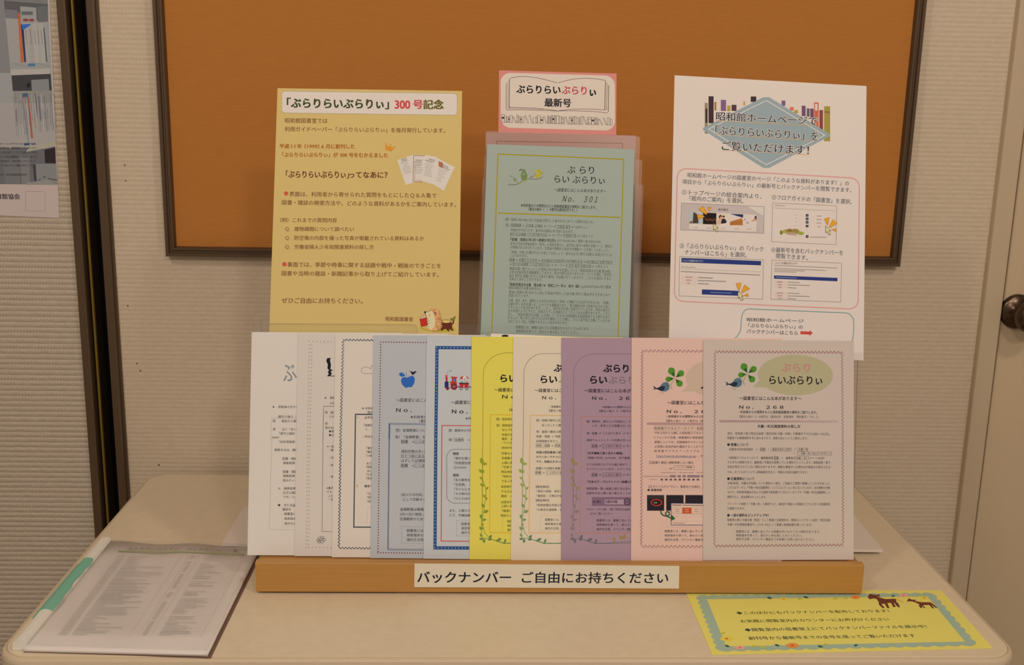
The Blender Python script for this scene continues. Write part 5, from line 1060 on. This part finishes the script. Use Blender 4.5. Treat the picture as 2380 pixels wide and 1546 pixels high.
for i, (x, w) in enumerate(((335, 65), (402, 62), (466, 50), (518, 44), (564, 48), (614, 50))): S.poly(p, [(x, 330 + 8 * (i % 3)), (x + w, 328), (x + w + 50, 905), (x + 42, 910)], P(*((164, 152, 142), (158, 146, 138), (168, 156, 146), (162, 150, 142), (166, 154, 144), (156, 146, 138))[i]), 3); S.line(p, [(x + w * .5, 430), (x + w * .5 + 24, 640)], 6, P(108, 94, 96), 4)
S.poly(p, [(625, 400), (640, 395), (682, 890), (665, 892)], P(74, 82, 88), 4); S.poly(p, [(80, 270), (255, 275), (290, 900), (150, 910)], P(156, 144, 136), 2)
S.poly(p, [(400, 918), (505, 912), (505, 950), (405, 955)], P(84, 108, 138), 4); S.line(p, [(185, 905), (400, 960)], 4, GM, 3); S.line(p, [(520, 905), (720, 965)], 4, GM, 3)
S.poly(p, [(150, 1000), (720, 985), (728, 1062), (160, 1085)], P(172, 158, 146), 3)
S.poly(p, [(165, 1082), (728, 1062), (745, 1300), (185, 1310)], P(66, 62, 62), 2); S.poly(p, [(450, 1150), (700, 1135), (710, 1300), (460, 1310)], P(130, 124, 120), 3); S.ell(p, 410, 1225, 30, 34, P(40, 36, 36), 4)
S.poly(p, [(190, 1315), (745, 1300), (760, 1480), (200, 1480)], P(140, 130, 122), 3); S.poly(p, [(320, 1345), (400, 1340), (405, 1400), (325, 1405)], P(78, 88, 112), 4)
S.poly(p, [(-1800, 1500), (765, 1480), (800, 2040), (420, 2120), (-2500, 2200)], P(160, 146, 138), 3)
S.poly(p, [(395, 1395), (415, 1395), (475, 1990), (450, 1990)], P(170, 78, 50), 5); S.line(p, [(340, 1480), (410, 2060)], 10, P(92, 108, 136), 5); S.line(p, [(505, 1340), (540, 1660)], 12, P(84, 78, 84), 5); S.line(p, [(560, 1380), (590, 1740)], 22, P(110, 108, 118), 5); S.line(p, [(480, 1710), (520, 1840)], 24, P(176, 124, 104), 5); S.line(p, [(235, 1560), (250, 1750)], 12, P(120, 110, 108), 5)
rb = random.Random(2)
for i in range(26):
    x = 200 + i * 23; S.line(p, [(x, 1330 + rb.uniform(0, 60)), (x + 42, 1960 - i * 4)], rb.choice((3, 3, 5, 8)), P(*rb.choice(((112, 104, 102), (146, 134, 128), (96, 96, 108), (132, 122, 118), (176, 164, 154)))), 5)
for i in range(14): S.dash(p, [(225 + i * 38, 1500 + rb.uniform(-60, 120)), (240 + i * 38, 1760 + rb.uniform(-60, 60))], 9, P(104, 96, 98), 12, 8, 6)
S.f(0, 250, 6.187)
S.poly(p, [(370, 640), (795, 560), (800, 480), (430, 560)], P(164, 150, 132), 5); S.poly(p, [(345, 515), (425, 510), (425, 540), (350, 545)], P(56, 72, 104), 6)
S.poly(p, [(-2000, 640), (790, 565), (825, 1105), (-2000, 1090)], P(104, 98, 96), 4); S.poly(p, [(640, 610), (795, 570), (805, 805), (650, 800)], P(52, 40, 42), 5); S.poly(p, [(510, 810), (810, 805), (825, 1100), (530, 1060)], P(130, 122, 118), 5); S.poly(p, [(470, 820), (515, 815), (530, 1065), (495, 1060)], P(70, 64, 66), 6)
S.poly(p, [(275, 700), (430, 690), (430, 1095), (320, 1100)], P(122, 114, 110), 5); S.poly(p, [(40, 740), (270, 740), (290, 1100), (80, 1100)], P(112, 106, 102), 5); S.poly(p, [(380, 1080), (700, 1040), (825, 1108), (380, 1108)], P(140, 130, 122), 6)
S.line(p, [(690, 1020), (825, 1045)], 14, P(80, 72, 74), 7); S.ell(p, 640, 1000, 16, 12, P(80, 74, 76), 7); S.line(p, [(545, 1050), (590, 1025)], 10, P(80, 74, 76), 7)
PT2 = P(72, 66, 64); S.h = 34
for s, x1, y in (('を学びリーシングでライターとして編集', 515, 522), ('の日本新聞協会、朝鮮戦争ドキュメンタリ', 525, 582), ('いい伝え語りとして、文庫などの特別', 530, 645), ('した。ICT、特に図書館での活用を考える', 535, 708), ('会員番号、調査報告とわかりやすく', 530, 770), ('新聞として読むための運動を続けてきた', 490, 832), ('日本、東京図書館職員研修', 385, 965)): S.t('caption_text', s, x1 - 34 * len(s) * .96, y, x1, y, 34, PT2, 0.006, 0, 9)
S.t('caption_text', '日本図書館協会', -305, 1275, 285, 1280, 86, P(70, 60, 62), 0.022, 0, 2)
S.rr('frame_print', 368, 1208, 650, 1485, 3, 3, P(120, 104, 96), 0); S.done()

# small dark scuff marks on the wallpaper, not trim pieces
for x, y, r in ((297, 711, 1.6), (318, 845, 1.6), (326, 862, 1.8), (369, 1081, 2.0), (290, 384, 1.6), (292, 420, 1.5)):
    q = ony(x, y, WY - 0.0008); bm = bmesh.new(); bmesh.ops.create_icosphere(bm, subdivisions=1, radius=r * 0.0007)
    o = obj('wall_scuff', bm, mat('scuff', rgb(96, 74, 56), 0.8)); o.location = q; o.scale = (1, .5, 1.4); struct(o)
